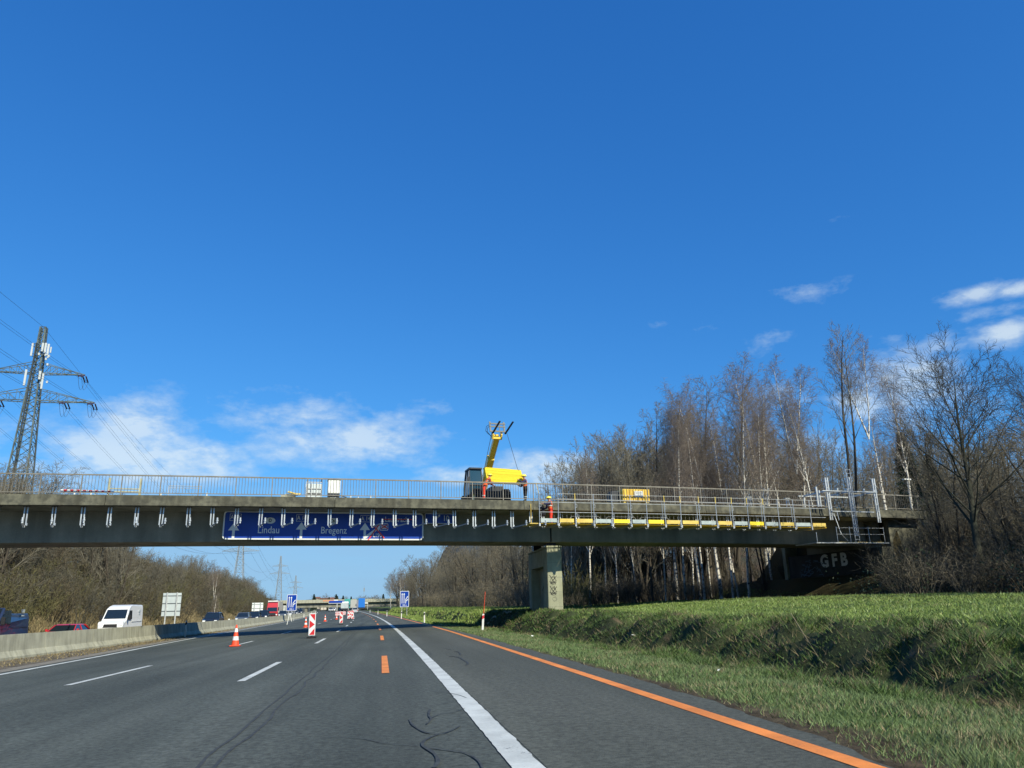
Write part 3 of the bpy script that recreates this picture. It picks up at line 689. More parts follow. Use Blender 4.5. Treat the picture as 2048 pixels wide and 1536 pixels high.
def arrow(par, x, z0, z1, w=.15, hw=.32, hh=.45):
    MB().prism([(x-w/2, z0), (x+w/2, z0), (x+w/2, z1-hh), (x+hw, z1-hh), (x, z1), (x-hw, z1-hh), (x-w/2, z1-hh)], YF_, YF_+.004).build('arrow', M['white_sign'], par)
arrow(sg, sx_(468), 5.80, 6.72); arrow(sg, sx_(603), 5.80, 6.80); arrow(sg, sx_(730), 5.80, 6.80)
ax = sx_(730)
m = MB(); m.bar((ax+.02, YF_-.004, 5.88), (ax+.75, YF_-.004, 6.42), .15, .004, (0, 1, 0)); m.prism([(ax+.62, 6.55), (ax+.98, 6.62), (ax+.86, 6.26)], YF_-.006, YF_-.002); m.build('arrow', M['white_sign'], sg)
for px in (470, 603, 731):
    x = sx_(px); put_text(sg, 'A 14' if px != 731 else 'A 14', x, 7.06, .36, M['white_sign'], YF_)
    m = MB()
    for (a, b, c, d) in ((x-.33, x+.33, 7.25, 7.27), (x-.33, x+.33, 6.85, 6.87), (x-.33, x-.31, 6.87, 7.25), (x+.31, x+.33, 6.87, 7.25)): m.b2(a, b, YF_, YF_+.004, c, d)
    m.build('route_frame', M['white_sign'], sg)
put_text(sg, 'Lindau', sx_(538), 6.30, .60, M['white_sign'], YF_); put_text(sg, 'Bregenz', sx_(668), 6.30, .60, M['white_sign'], YF_)
put_text(sg, 'Lauterach', sx_(793), 7.02, .46, M['white_sign'], YF_)
for px, t in ((540, 'D'), (665, 'CH')):
    x = sx_(px); MB().prism([(x+.30*math.cos(a), 6.88+.19*math.sin(a)) for a in np.linspace(0, 2*math.pi, 24, endpoint=False)], YF_, YF_+.004).build('country_oval', M['white_sign'], sg)
    put_text(sg, t, x, 6.88, .28, M['black'], YF_-.004, .9, .008)
x = sx_(768); MB().prism(rrect(x-.27, x+.27, 6.33, 6.78, .07), YF_, YF_+.004).build('station_symbol', M['white_sign'], sg)
MB().prism(rrect(x-.23, x+.23, 6.37, 6.74, .05), YF_-.004, YF_).build('station_symbol', M['blue'], sg); MB().prism(rrect(x-.17, x+.17, 6.43, 6.68, .04), YF_-.008, YF_-.004).build('station_symbol', M['white_sign'], sg)
put_text(sg, 'DB', x, 6.555, .22, M['red'], YF_-.012, .9, .006)
put_text(sg, 'L190', sx_(755), 6.02, .34, M['white_sign'], YF_)
m = MB(); x = sx_(753)
m.bar((sx_(737), YF_-.02, 5.72), (sx_(759), YF_-.02, 6.75), .07, .004, (0, 1, 0)); m.bar((sx_(748), YF_-.026, 6.60), (sx_(769), YF_-.026, 5.85), .07, .004, (0, 1, 0))
m.bar((sx_(762), YF_-.02, 7.03), (sx_(825), YF_-.02, 7.03), .05, .004, (0, 1, 0)); m.bar((sx_(762), YF_-.024, 6.44), (sx_(775), YF_-.024, 6.70), .05, .004, (0, 1, 0)); m.bar((sx_(762), YF_-.028, 6.70), (sx_(776), YF_-.028, 6.44), .05, .004, (0, 1, 0))
m.build('crossing_out_tape', M['red_tape'], sg)
m = MB()
for s in np.arange(X0+.6, X1, 1.8): m.b2(s, s+.08, YB+.05, 2.44, 5.9, 6.0); m.b2(s, s+.08, YB+.05, 2.44, 7.1, 7.2)
m.build('mounting', M['galv_matt'], sg)
s2 = empty('exit_sign', (BP[0], BP[1], 0), ALPHA, 'small blue exit number 10 sign right of the wide direction sign on the girder', 'sign')
xa, xb = bl(850, 1030, YB)[0], bl(912, 1030, YB)[0]; panel(s2, xa, xb, 6.80, 7.45, YB, .035, .05)
put_text(s2, '10', bl(892, 1030, YB)[0], 7.12, .52, M['white_sign'], YF_)
x = bl(872, 1030, YB)[0]
m = MB().b2(x-.14, x-.09, YF_, YF_+.004, 6.88, 7.2); m.bar((x+.02, YF_-.0, 6.9), (x+.02, YF_-.0, 7.12), .05, .004, (0, 1, 0)); m.bar((x+.02, YF_-.005, 7.1), (x+.22, YF_-.005, 7.33), .05, .004, (0, 1, 0)); m.prism([(x+.12, 7.35), (x+.28, 7.39), (x+.25, 7.22)], YF_-.01, YF_-.006)
m.build('exit_symbol', M['white_sign'], s2)
MB().b2(xa+.3, xa+.38, YB+.05, 2.44, 7.0, 7.1).b2(xb-.4, xb-.32, YB+.05, 2.44, 7.0, 7.1).build('mounting', M['galv_matt'], s2)
print('bridge done', time.time()-T0)

# ------------------------------------------------------------------ people
def person(loc, face, label, pose, jacket, sleeves, trousers, helmet=True, scale=1.0):
    root = empty('person', loc, face, label, 'person', None); root.scale = (scale*1.08, scale*1.08, scale)
    J = pose['j']; E = []                         # joints: name -> (x, y, z, r); local +x is forward, y left
    chain = [('pelvis', 'belly'), ('belly', 'chest'), ('chest', 'neck'), ('neck', 'chin'), ('chin', 'head'), ('head', 'crown')]
    for s in 'LR':
        chain += [('pelvis', 'hip'+s), ('hip'+s, 'knee'+s), ('knee'+s, 'ankle'+s), ('ankle'+s, 'toe'+s), ('chest', 'sh'+s), ('sh'+s, 'el'+s), ('el'+s, 'wr'+s), ('wr'+s, 'palm'+s)]
    J = dict(J)
    for s in 'LR':
        p = Vector(J['wr'+s][:3]); e = Vector(J['el'+s][:3]); d = (p-e).normalized(); side = Vector((0, 0, 1)) if abs(d.z) < .8 else Vector((0, 1, 0))
        w = side.cross(d).normalized(); pa = p+d*.07; J['palm'+s] = (*pa, .030)
        for k, (off, ln) in enumerate(((-.030, .060), (-.010, .075), (.010, .080), (.028, .070))):
            b = pa+w*off+d*.03; t = b+d*ln*.6-side*.02; J[f'f{k}{s}'] = (*b, .010); J[f'g{k}{s}'] = (*t, .008); chain += [('palm'+s, f'f{k}{s}'), (f'f{k}{s}', f'g{k}{s}')]
        b = p+d*.03+w*.045; J['th'+s] = (*b, .011); J['tt'+s] = (*(b+d*.03+w*.012), .009); chain += [('wr'+s, 'th'+s), ('th'+s, 'tt'+s)]
    names = list(J); idx = {n: i for i, n in enumerate(names)}
    me = bpy.data.meshes.new('body'); me.from_pydata([J[n][:3] for n in names], [(idx[a], idx[b]) for a, b in chain], []); me.update()
    o = bpy.data.objects.new('body', me); COL.objects.link(o)
    md = o.modifiers.new('skin', 'SKIN'); md.use_smooth_shade = True
    for i, n in enumerate(names):
        sv = me.skin_vertices[0].data[i]; r = J[n][3]; sv.radius = (r, r*(.80 if n in ('belly', 'chest', 'pelvis') else 1)); sv.use_root = (n == 'pelvis')
    sd = o.modifiers.new('sub', 'SUBSURF'); sd.levels = 1; sd.render_levels = 1
    me2 = bpy.data.meshes.new_from_object(o.evaluated_get(bpy.context.evaluated_depsgraph_get())); bpy.data.objects.remove(o)
    me2.materials.clear(); mats = [M[trousers], M[jacket], M[sleeves], M['skin'], M['black']]
    for mm in mats: me2.materials.append(mm)
    lab = {}
    for a, b in chain:
        k = b[:-1] if b[-1] in 'LR' else b
        lab[(a, b)] = {'belly': 1, 'chest': 1, 'neck': 1, 'chin': 3, 'head': 3, 'crown': 3, 'hip': 0, 'knee': 0, 'ankle': 0, 'toe': 4, 'sh': 1, 'el': 2, 'wr': 2}.get(k, 3)
    segs = [(Vector(J[a][:3]), Vector(J[b][:3]), lab[(a, b)]) for a, b in chain]
    for p in me2.polygons:
        c = p.center; best = 9; bi = 0
        for a, b, l in segs:
            ab = b-a; t = max(0, min(1, (c-a).dot(ab)/max(ab.length_squared, 1e-9))); dd = (a+ab*t-c).length
            if dd < best: best = dd; bi = l
        p.material_index = bi; p.use_smooth = True
    me2.name = 'body'; link('body', me2, None, root)
    hd = Vector(J['head'][:3])
    if helmet:
        m = MB(); n = 10
        for k in range(5):
            a = R_(18*k); r = .155*math.cos(a); z = .03+.145*math.sin(a)
            for i in range(n): t = 2*math.pi*i/n; m.v.append((hd.x+r*1.12*math.cos(t), hd.y+r*math.sin(t), hd.z+z))
        for k in range(4):
            for i in range(n): j = (i+1) % n; m.f.append((k*n+i, k*n+j, (k+1)*n+j, (k+1)*n+i))
        m.f.append(tuple(4*n+i for i in range(n))); m.b2(hd.x+.09, hd.x+.21, hd.y-.09, hd.y+.09, hd.z+.03, hd.z+.045)
        m.build('helmet', M['helmet'], root, smooth=True)
    MB().b2(hd.x+.085, hd.x+.12, -.012+hd.y, .012+hd.y, hd.z-.04, hd.z+.005).build('nose', M['skin'], root)
    MB().b2(hd.x+.088, hd.x+.102, hd.y-.045, hd.y-.025, hd.z+.0, hd.z+.014).b2(hd.x+.088, hd.x+.102, hd.y+.025, hd.y+.045, hd.z, hd.z+.014).build('eyes', M['black'], root)
    c = Vector(J['chest'][:3]); b = Vector(J['belly'][:3]); mid = (c+b)/2
    for q in ((c*.35+b*.65), (c*.8+b*.2)):
        n = 12; m = MB()
        for i in range(n):
            t0, t1 = 2*math.pi*i/n, 2*math.pi*(i+1)/n
            m.bar((q.x+.170*math.cos(t0), q.y+.205*math.sin(t0), q.z), (q.x+.170*math.cos(t1), q.y+.205*math.sin(t1), q.z), .006, .05)
        m.build('reflective_band', M['reflect'], root)
    for s in 'LR':
        k = Vector(J['knee'+s][:3]); a = Vector(J['ankle'+s][:3]); q = k.lerp(a, .45); n = 8; m = MB()
        for i in range(n):
            t0, t1 = 2*math.pi*i/n, 2*math.pi*(i+1)/n
            m.bar((q.x+.105*math.cos(t0), q.y+.105*math.sin(t0), q.z), (q.x+.105*math.cos(t1), q.y+.105*math.sin(t1), q.z), .005, .045)
        m.build('reflective_band', M['reflect'], root)
    return root
def pose(lean=.0, arms=(.35, 1.15, .5, 1.1), armsR=None, step=.12, crouch=0.0):
    z = -crouch; x = lean
    j = dict(pelvis=(0, 0, .95+z, .165), belly=(x*.35, 0, 1.10+z, .165), chest=(x*.8, 0, 1.34+z, .185), neck=(x*1.0, 0, 1.50+z, .07), chin=(x*1.1+.02, 0, 1.57+z, .062), head=(x*1.15+.02, 0, 1.66+z, .098), crown=(x*1.15+.0, 0, 1.73+z, .075))
    for s, sg, st in (('L', 1, step), ('R', -1, -step)):
        j['hip'+s] = (0, .11*sg, .88+z, .125); j['knee'+s] = (st*.6+crouch*.6, .13*sg, .50+z*.5, .098); j['ankle'+s] = (st, .15*sg, .11, .078); j['toe'+s] = (st+.16, .16*sg, .055, .055)
        a = arms if s == 'L' or armsR is None else armsR
        j['sh'+s] = (x*.9, .20*sg, 1.41+z, .098); j['el'+s] = (a[0], .26*sg, a[1]+z, .072); j['wr'+s] = (a[2], .19*sg, a[3]+z, .046)
    return dict(j=j)
s_, _, z_ = bl(968, 997, .55); DK = 8.13
person((*W(s_, .62)[:2], DK+cmb(s_)), ALPHA+R_(8), 'person in orange work clothes bent against the left end of the yellow stack', pose(.34, (.42, 1.12, .62, 1.28), (.38, 1.05, .56, 1.02), .08), 'hivis', 'brown_cloth', 'hivis_red')
s_, _, z_ = bl(1051, 998, .9)
person((*W(s_, .9)[:2], DK+cmb(s_)), ALPHA+R_(182), 'person in dark trousers, orange vest and yellow helmet standing right of the lifted yellow stack', pose(.04, (.26, 1.22, .46, 1.40), (.16, 1.05, .40, 1.15), .05), 'hivis', 'navy_cloth', 'black_cloth', scale=1.02)
s_, _, z_ = bl(1102, 1036, -.7)
person((*W(s_, -.7)[:2], 6.54+cmb(s_)), ALPHA+R_(184), 'person in red and orange work clothes and yellow helmet reaching left on the scaffold gangway', pose(.07, (.32, 1.26, .58, 1.30), (.20, 1.05, .42, 1.0), .09), 'hivis', 'navy_cloth', 'hivis_red', scale=.98)
s_, _, z_ = bl(1086, 1008, -.6)
m = MB(); rr = random.Random(3)
for k in range(6):
    zz = .02+k*.13; r = .13+.05*math.sin(k*1.1+.6); b = len(m.v)
    for i in range(10): t = 2*math.pi*i/10; q = r*(1+.12*rr.uniform(-1, 1)); m.v.append((q*math.cos(t), q*.8*math.sin(t), zz))
for k in range(5):
    for i in range(10): j = (i+1) % 10; m.f.append((k*10+i, k*10+j, (k+1)*10+j, (k+1)*10+i))
m.f.append(tuple(range(10))); m.f.append(tuple(50+i for i in range(10)))
tag(m.build('tool_sack', M['black_cloth'], None, smooth=True, loc=W(s_, -.55, 7.05+cmb(s_))), 'dark sack held at the left end of the gangway by the worker', 'sack')

# ------------------------------------------------------------------ telehandler with its load
th = empty('telehandler', (*W(-.85, 4.4)[:2], 8.03), ALPHA, 'yellow telehandler with dark tinted cab and raised boom standing on the overpass', 'telehandler')
MB().b2(-.75, .95, -1.3, 3.4, .62, 1.15).b2(.2, 1.05, -.9, 2.2, 1.15, 1.55).build('chassis', M['dark'], th, .04)
MB().b2(.35, 1.1, 0, 2.4, 1.0, 1.6).build('engine_cover', M['yellow_machine'], th, .06)
for sx in (-1.02, 1.02):
    for yy in (-1.05, 2.6):
        w = empty('wheel'); w.parent = th; w.location = (sx+.12, yy, .66)
        m = MB().tube((-.22, 0, 0), (.22, 0, 0), .60, .60, 20)
        for i in range(20): a = 2*math.pi*i/20; m.box((0, .63*math.cos(a), .63*math.sin(a)), (.42, .07, .10), Matrix.Rotation(a, 3, 'X'))
        m.build('tyre', M['black'], w); MB().tube((-.24, 0, 0), (.24, 0, 0), .28, .28, 14).build('rim', M['yellow_machine'], w)
cab_ = MB().hull([(-.75, .95, .42), (-.85, 1.6, .44), (-.55, 2.72, .40), (.55, 2.75, .40), (.95, 1.6, .44), (.95, .95, .44)]).build('cab_glass', M['cabglass'], th, .03, loc=(-.88, 0, 0))
m = MB(); Pq = [(-.75, .95, .44), (-.87, 1.6, .46), (-.57, 2.73, .42), (.57, 2.76, .42), (.97, 1.6, .46), (.97, .95, .46)]
for sg_ in (-1, 1):
    for a, b in zip(Pq, Pq[1:]+Pq[:1]): m.bar((sg_*a[2], a[0], a[1]), (sg_*b[2], b[0], b[1]), .06, .06)
    m.bar((sg_*.43, .1, 1.0), (sg_*.42, .1, 2.74), .05, .05)
for a in Pq: m.bar((-a[2], a[0], a[1]), (a[2], a[0], a[1]), .06, .06)
m.b2(-.46, .46, -.7, .7, 2.74, 2.84); m.build('cab_frame', M['dark'], th, loc=(-.88, 0, 0))
MB().b2(-1.55, -1.35, -.95, -.9, 1.7, 2.15).b2(-1.36, -1.30, -.93, -.9, 1.9, 1.95).build('mirror', M['dark'], th)
def loc_of(par, px, py, o): s, oo, z = bl(px, py, o); return Vector((s+.85, oo-4.4, z-8.03))
b0 = Vector((.42, 2.6, 1.75)); b1 = loc_of(th, 993, 872, 2.0)
bd = (b1-b0).normalized()
MB().bar(b0, b0+(b1-b0)*.62, .46, .46).build('boom_outer', M['yellow_machine'], th, .02)
MB().bar(b0+(b1-b0)*.55, b1, .34, .34).build('boom_inner', M['yellow_machine'], th, .02)
MB().tube(b0+Vector((.02, -.8, -.2)), b0+(b1-b0)*.45+Vector((0, -.25, -.22)), .07, .07, 8).tube(b0+(b1-b0)*.4+Vector((.22, -.05, 0)), b1+Vector((.2, -.1, -.1)), .035, .035, 6).build('hydraulic_ram', M['galv'], th)
c = b0+(b1-b0)*.42
m = MB()
for (dx, dz) in ((-.2, -.25), (.2, -.25)): m.bar(c+Vector((dx, -.35, dz)), c+Vector((dx, -.35, dz+.55)), .04)
m.bar(c+Vector((-.2, -.35, .3)), c+Vector((.2, -.35, .3)), .04); m.bar(c+Vector((-.2, -.35, -.25)), c+Vector((.2, -.35, -.25)), .04)
m.bar(c+Vector((-.1, -.36, -.25)), c+Vector((.0, -.36, .3)), .05); m.build('boom_bracket', M['yellow_machine'], th)
hd_ = b1; m = MB()
for dx in (-.30, .30): m.prism([(hd_.y-.15, hd_.z-.30), (hd_.y-.32, hd_.z+.05), (hd_.y-.25, hd_.z+.32), (hd_.y+.02, hd_.z+.28), (hd_.y+.12, hd_.z-.2)], hd_.x+dx-.05, hd_.x+dx+.05, 'yz')
m.b2(hd_.x-.3, hd_.x+.3, hd_.y-.2, hd_.y+.05, hd_.z-.25, hd_.z-.1); m.build('boom_head', M['yellow_machine'], th, .01)
tl = loc_of(th, 981, 843, 1.6); br_ = loc_of(th, 1009, 862, 1.6); o_ = tl.y; m = MB()
x0, x1, z1, z0 = tl.x, br_.x, tl.z, br_.z-.1
for x in (x0, x1): m.bar((x, o_, z0), (x-.05, o_+.05, z1), .09, .10)
for z in (z0+.05, (z0+z1)/2+.02, z1-.14): m.bar((x0-.03, o_, z), (x1+.06, o_, z), .07, .09)
m.bar(((x0+x1)/2-.12, o_, z0), ((x0+x1)/2-.12, o_, z1-.1), .05); m.bar(((x0+x1)/2+.14, o_, z0), ((x0+x1)/2+.14, o_, z1-.1), .05)
m.build('fork_carriage', M['dull'], th)
for x, dx in ((x0+.12, .26), (x1+.02, .30)):
    MB().bar((x, o_-.05, z0-.12), (x+dx, o_-1.05, z0+.52), .12, .05).build('fork', M['dark'], th)
m = MB().path([(x0-.05, o_+.05, z1-.2), (x0-.28, o_+.05, z1-.35), (x0-.32, o_+.08, z1-.65), (x0-.15, o_+.15, z0-.1), (x0+.1, o_+.3, z0-.2)], .018, 5)
m.path([(x0-.05, o_+.05, z1-.3), (x0-.2, o_+.05, z1-.45), (x0-.22, o_+.08, z1-.7), (x0-.08, o_+.15, z0-.1), (x0+.1, o_+.3, z0-.25)], .018, 5); m.build('hydraulic_hose', M['black'], th)
# load: stack of yellow boards hung on edge from two slings
c1 = bl(968, 935, 1.3); c2 = bl(1040, 941, 1.3); c3 = bl(1050, 968, 1.3); c4 = bl(975, 965, 1.3)
ld = empty('panel_stack', W(0, 0, 0)*0+np.array([BP[0], BP[1], 0]), ALPHA, 'bright yellow stack of formwork boards lifted above the railing on two slings', 'load')
nrow = 5
for k in range(nrow):
    t0, t1 = k/nrow, (k+1)/nrow-.004
    def lp(u, t, o): a = [c1[0]+(c4[0]-c1[0])*t, c1[2]+(c4[2]-c1[2])*t]; b = [c2[0]+(c3[0]-c2[0])*t, c2[2]+(c3[2]-c2[2])*t]; return (a[0]+(b[0]-a[0])*u, o, a[1]+(b[1]-a[1])*u)
    jx = .004*((k*37) % 5-2)
    m = MB(); of, ob = 1.14+jx+(.16*t0), 1.58+(.16*t0); of2, ob2 = 1.14+jx+.16*t1, 1.58+.16*t1
    vs = [lp(0, t0, of), lp(1, t0, of), lp(1, t1, of2), lp(0, t1, of2), lp(0, t0, ob), lp(1, t0, ob), lp(1, t1, ob2), lp(0, t1, ob2)]
    m.v = [tuple(v) for v in vs]; m.f = [(0, 1, 2, 3), (5, 4, 7, 6), (4, 0, 3, 7), (1, 5, 6, 2), (4, 5, 1, 0), (3, 2, 6, 7)]
    m.build('board', M['yellow_panel'], ld, .004)
for nm, (fx, fz), (tx, tz), tu in (('left', (x0+.05, z0), (967, 936), .02), ('right', (x1+.12, z0), (1036, 941), .95)):
    top = th.matrix_basis @ Vector((fx, o_-.15, fz-.08)); e = lp(tu, 0.0, 1.35); e2 = Vector((*W(e[0], e[1])[:2], e[2]))
    top = Vector((*W(fx-.85, o_-.15+4.4)[:2], fz-.08+8.03))
    m = MB().bar(top, e2, .05, .02); pb = lp(tu, 1.0, 1.16); pa_ = lp(tu, 0, 1.13)
    q1 = Vector((*W(pa_[0], 1.10)[:2], pa_[2])); q2 = Vector((*W(pb[0], 1.25)[:2], pb[2]))
    m.bar(e2, q1, .05, .02)
    tag(m.build('lifting_sling', M['dark'], None), f'dark lifting sling running from the forks to the {nm} end of the yellow stack', 'sling')

# ------------------------------------------------------------------ other things standing on the overpass
def on_deck(px, o, w=0): s = bl(px, 990, o)[0]; return s, W(s, o, 8.03+cmb(s))
s_, p_ = on_deck(1265, 1.5); s1 = bl(1240, 990, 1.5)[0]; s2_ = bl(1293, 990, 1.5)[0]; Wc = s2_-s1
cr = empty('yellow_crate', (*W((s1+s2_)/2, 1.5)[:2], 8.35), ALPHA, 'yellow ribbed metal container with a white notice standing behind the railing', 'container')
MB().hull([(-.45, .0, Wc/2), (-.5, .84, Wc/2), (.5, .84, Wc/2), (.45, 0, Wc/2)]).build('body', M['yellow_crate'], cr, .01)
for i in range(9): x = -Wc/2+.1+i*(Wc-.2)/8; MB().bar((x, -.475, .02), (x, -.525, .82), .06, .05).build('rib', M['yellow_crate'], cr)
MB().bar((-.15, -.53, .50), (.5, -.53, .50), .05, .42).build('notice_board', M['white_sign'], cr)
m = MB()
for zz, (a, b) in ((.62, (-.08, .42)), (.50, (-.08, .40)), (.40, (.05, .42))): m.b2(a, b, -.566, -.560, zz, zz+.03)
m.build('lettering', M['dark'], cr); MB().b2(-Wc/2+.05, -Wc/2+.25, -.4, .4, -.3, 0).b2(Wc/2-.25, Wc/2-.05, -.4, .4, -.3, 0).build('foot', M['yellow_worn'], cr)
s_, p_ = on_deck(1228, 1.9); tag(MB().b2(-.4, .4, -.4, .4, 0, 1.0).b2(-.35, .35, -.35, .35, 1.0, 1.1).build('site_box', M['dark'], None, .04, loc=p_, rot=(0, 0, ALPHA)), 'dark blue site box behind the railing just left of the yellow container', 'box')
# grey pallet cage, pale tank, rubble heap
s_, p_ = on_deck(627, 2.6); ct = empty('pallet_cage', p_, ALPHA, 'grey wire cage with grid sides behind the railing left of the pale tank', 'cage')
m = MB()
for z in (.0, .35, .62, .9, 1.3): m.b2(-.46, .46, -.5, -.46, z, z+.05).b2(-.46, .46, .46, .5, z, z+.05)
for x in (-.48, -.16, .16, .48): m.b2(x-.02, x+.02, -.52, -.48, 0, 1.35).b2(x-.02, x+.02, .48, .52, 0, 1.35)
m.build('frame', M['galv_matt'], ct); MB().b2(-.44, .44, -.44, .44, .1, 1.25).build('panel', M['grey_sign'], ct); m = MB()
for x in (-.42, .42): m.tube((x, -.45, 1.35), (x, -.45, 1.55), .045, .02, 6)
m.build('corner_pin', M['dark'], ct)
m = MB(); [m.b2(x-.11, x+.11, -.455, -.445, .56, .68) for x in (-.3, 0, .3)]; m.build('slot', M['black'], ct)
s_, p_ = on_deck(667, 2.4); tk = empty('water_tank', p_, ALPHA, 'cream tank on a dark stand with a pale lid rising above the railing', 'tank')
MB().b2(-.38, .38, -.38, .38, .62, 1.48).build('tank', M['white_plastic'], tk, .05); MB().b2(-.42, .42, -.42, .42, 1.485, 1.56).build('lid', M['white_plastic'], tk, .02)
MB().b2(-.36, .36, -.36, .36, .44, .615).b2(-.34, -.28, -.34, .34, 0, .44).b2(.28, .34, -.34, .34, 0, .44).build('stand', M['dark'], tk); MB().bar((.36, -.3, .5), (.8, -.3, .40), .05, .05).build('tow_handle', M['dark'], tk)
MB().b2(-.25, .25, -.3, .3, .12, .40).build('canister', M['grey_sign'], tk, .02)
s_, p_ = on_deck(584, 1.8); rr = random.Random(4); rb = empty('rubble_heap', p_, ALPHA, 'low heap of pale planks and rubble behind the railing left of the grey cage', 'rubble')
for i in range(9):
    a = rr.uniform(-.5, .5); MB().box((0, 0, 0), (rr.uniform(.5, .9), rr.uniform(.1, .3), rr.uniform(.05, .12))).build('plank', M[rr.choice(['yellow_worn', 'grey_board', 'barrier'])], rb, loc=(rr.uniform(-.35, .3), rr.uniform(-.3, .3), .12+i*.06), rot=(rr.uniform(-.3, .3), rr.uniform(-.35, .35), a))
MB().b2(-.7, .7, -.5, .5, 0, .12).build('pallet', M['dark'], rb)
# red and white barrier board, frames, mesh fence on the left part of the deck
s0_, q0 = on_deck(120, 1.3); s1_, q1 = on_deck(227, 1.3)
bb = empty('barrier_board', (*W(s0_, 1.3)[:2], 8.03), ALPHA, 'long low red and white striped barrier board along the deck at the left', 'barrier')
n = 17
for i in range(n):
    a = (s1_-s0_)*i/n; z = .15
    MB().b2(a+.003, a+(s1_-s0_)/n-.003, -.03, .03, z+.12-.002*i, z+.26-.002*i).build('stripe', M['white_sign' if i % 2 == 0 else 'red'], bb)
for i in (1, 6, 11, 15): a = (s1_-s0_)*i/n; MB().b2(a-.03, a+.03, .031, .08, 0, .45).build('foot', M['galv_matt'], bb)
for px, h, lab in ((148, .62, 'short white bollard behind the striped board, left one'), (181, .62, 'short white bollard behind the striped board, right one'), (321, .5, 'small white marker between the pale stand and the mesh fence'), (413, .55, 'small pale marker right of the mesh fence'), (701, .5, 'small white marker right of the cream tank'), (716, .42, 'small dark topped marker right of the cream tank'), (741, .52, 'tilted pale marker between the tank and the telehandler')):
    s_, p_ = on_deck(px, 2.0); b = empty('deck_marker', p_, ALPHA, lab, 'marker', 'small markers on the deck'); MB().tube((0, 0, 0), (.02, 0, h), .05, .035, 8).build('stem', M['white_plastic'], b); MB().b2(-.12, .12, -.12, .12, 0, .05).build('base', M['dark'], b)
sa, _ = on_deck(216, 1.6); sb, _ = on_deck(279, 1.6); st = empty('pale_stand', (*W(sa, 1.6)[:2], 8.03), ALPHA, 'pale green timber stand with two uprights and a cross beam behind the left railing', 'stand')
M['pale_wood'] = material('pale_green_timber', (.42, .42, .30), .8, col2=(.30, .30, .2), scale=4)
L_ = sb-sa
for x in (0, L_): MB().b2(x-.06, x+.06, -.06, .06, .0, 1.18).build('upright', M['pale_wood'], st); MB().b2(x-.16, x+.16, -.1, .1, .0, .12).build('foot', M['white_plastic'], st)
MB().b2(.0, L_, -.05, .05, .36, .42).b2(.0, L_, -.05, .05, .52, .58).build('cross_beam', M['pale_wood'], st)
sa, _ = on_deck(336, 1.8); sb, _ = on_deck(402, 1.8); L_ = sb-sa; st = empty('mesh_fence', (*W(sa, 1.8)[:2], 8.03), ALPHA, 'low galvanised mesh fence panel behind the railing left of the sign', 'fence')
m = MB().path([(0, 0, 0), (0, 0, .82), (L_, 0, .82), (L_, 0, 0)], .02, 6); m.path([(0, 0, .7), (L_, 0, .7)], .015, 5).path([(0, 0, .1), (L_, 0, .1)], .015, 5); m.build('frame', M['galv_matt'], st)
m = MB(); [m.tube((x, 0, .1), (x, 0, .82), .006, .006, 4, False) for x in np.arange(.1, L_, .12)]; m.build('mesh_wires', M['galv_matt'], st)
def ladder(name, p, rz, h, w, label, tilt=0.0, par=None):
    r = empty(name, p, rz, label, 'ladder')
    for x in (-w/2, w/2): MB().bar((x, 0, 0), (x, tilt*h, h), .045, .03).build('stile', M['galv'], r)
    for z in np.arange(.2, h-.05, .28): MB().tube((-w/2, tilt*z, z), (w/2, tilt*z, z), .016, .016, 6).build('rung', M['galv'], r)
    return r
s_, p_ = on_deck(1526, .9); ladder('ladder', p_, ALPHA, 1.45, .38, 'short aluminium ladder leaning at the railing left of the tall scaffold frame', -.35)
for px, lab in ((1498, 'small white folding trestle behind the railing left of the short ladder'), (1575, 'small white folding trestle behind the railing right of the short ladder')):
    s_, p_ = on_deck(px, 1.0); r = empty('folding_trestle', p_, ALPHA, lab, 'trestle')
    for a in (-.2, .2): MB().bar((a, 0, 0), (a*.2, .1, .85), .05, .05).build('leg', M['galv'], r)
    MB().b2(-.2, .2, 0, .2, .83, .88).build('top', M['galv'], r)
s_, p_ = on_deck(1150-26+15, .9)
# tall scaffold frame that straddles the right end of the railing
sf = empty('scaffold_tower', (BP[0], BP[1], 0), ALPHA, 'tall galvanised scaffold frame with a suspended platform at the right end of the overpass', 'scaffold')
for a, b in (((1646, 955), (1662, 1040)), ((1690, 955), (1700, 1072)), ((1740, 957), (1758, 1045))):
    A = bl(*a, -.7); B = bl(*b, -.7)
    for dx in (-.09, .09): MB().bar((A[0]+dx+.25, -.7, B[2]), (A[0]+dx+.25, -.7, A[2]), .07, .10).build('mast', M['galv'], sf)
    for z in np.arange(B[2]+.3, A[2], .5): MB().b2(A[0]+.16, A[0]+.34, -.73, -.67, z, z+.04).build('spacer', M['galv_matt'], sf)
    MB().bar((A[0]+.25, -.7, 9.15), (A[0]+.25, 2.2, 9.15), .06, .12).build('cantilever_beam', M['galv'], sf)
    MB().bar((A[0]+.25, 2.1, 8.03), (A[0]+.25, 2.1, 9.2), .09, .09).build('back_post', M['galv'], sf)
    MB().bar((A[0]+.25, -.65, A[2]-.05), (A[0]+.25, 1.8, 9.2), .03, .03).build('stay', M['galv_matt'], sf)
for z, (a, b) in ((9.13, (22.9, 27.6)), (7.66, (23.5, 27.1))):
    MB().bar((a, -.78, z), (b, -.78, z-.02), .09, .07).build('beam', M['galv'], sf)
for z, (a, b) in ((9.13, (22.9, 27.6)),): MB().bar((a, 2.0, z), (b, 2.0, z-.02), .07, .09).build('beam', M['galv_matt'], sf)
for x in (24.2, 25.0, 26.5): MB().b2(x-.05, x+.05, -.84, -.74, 9.17, 9.34).build('clamp', M['galv'], sf)
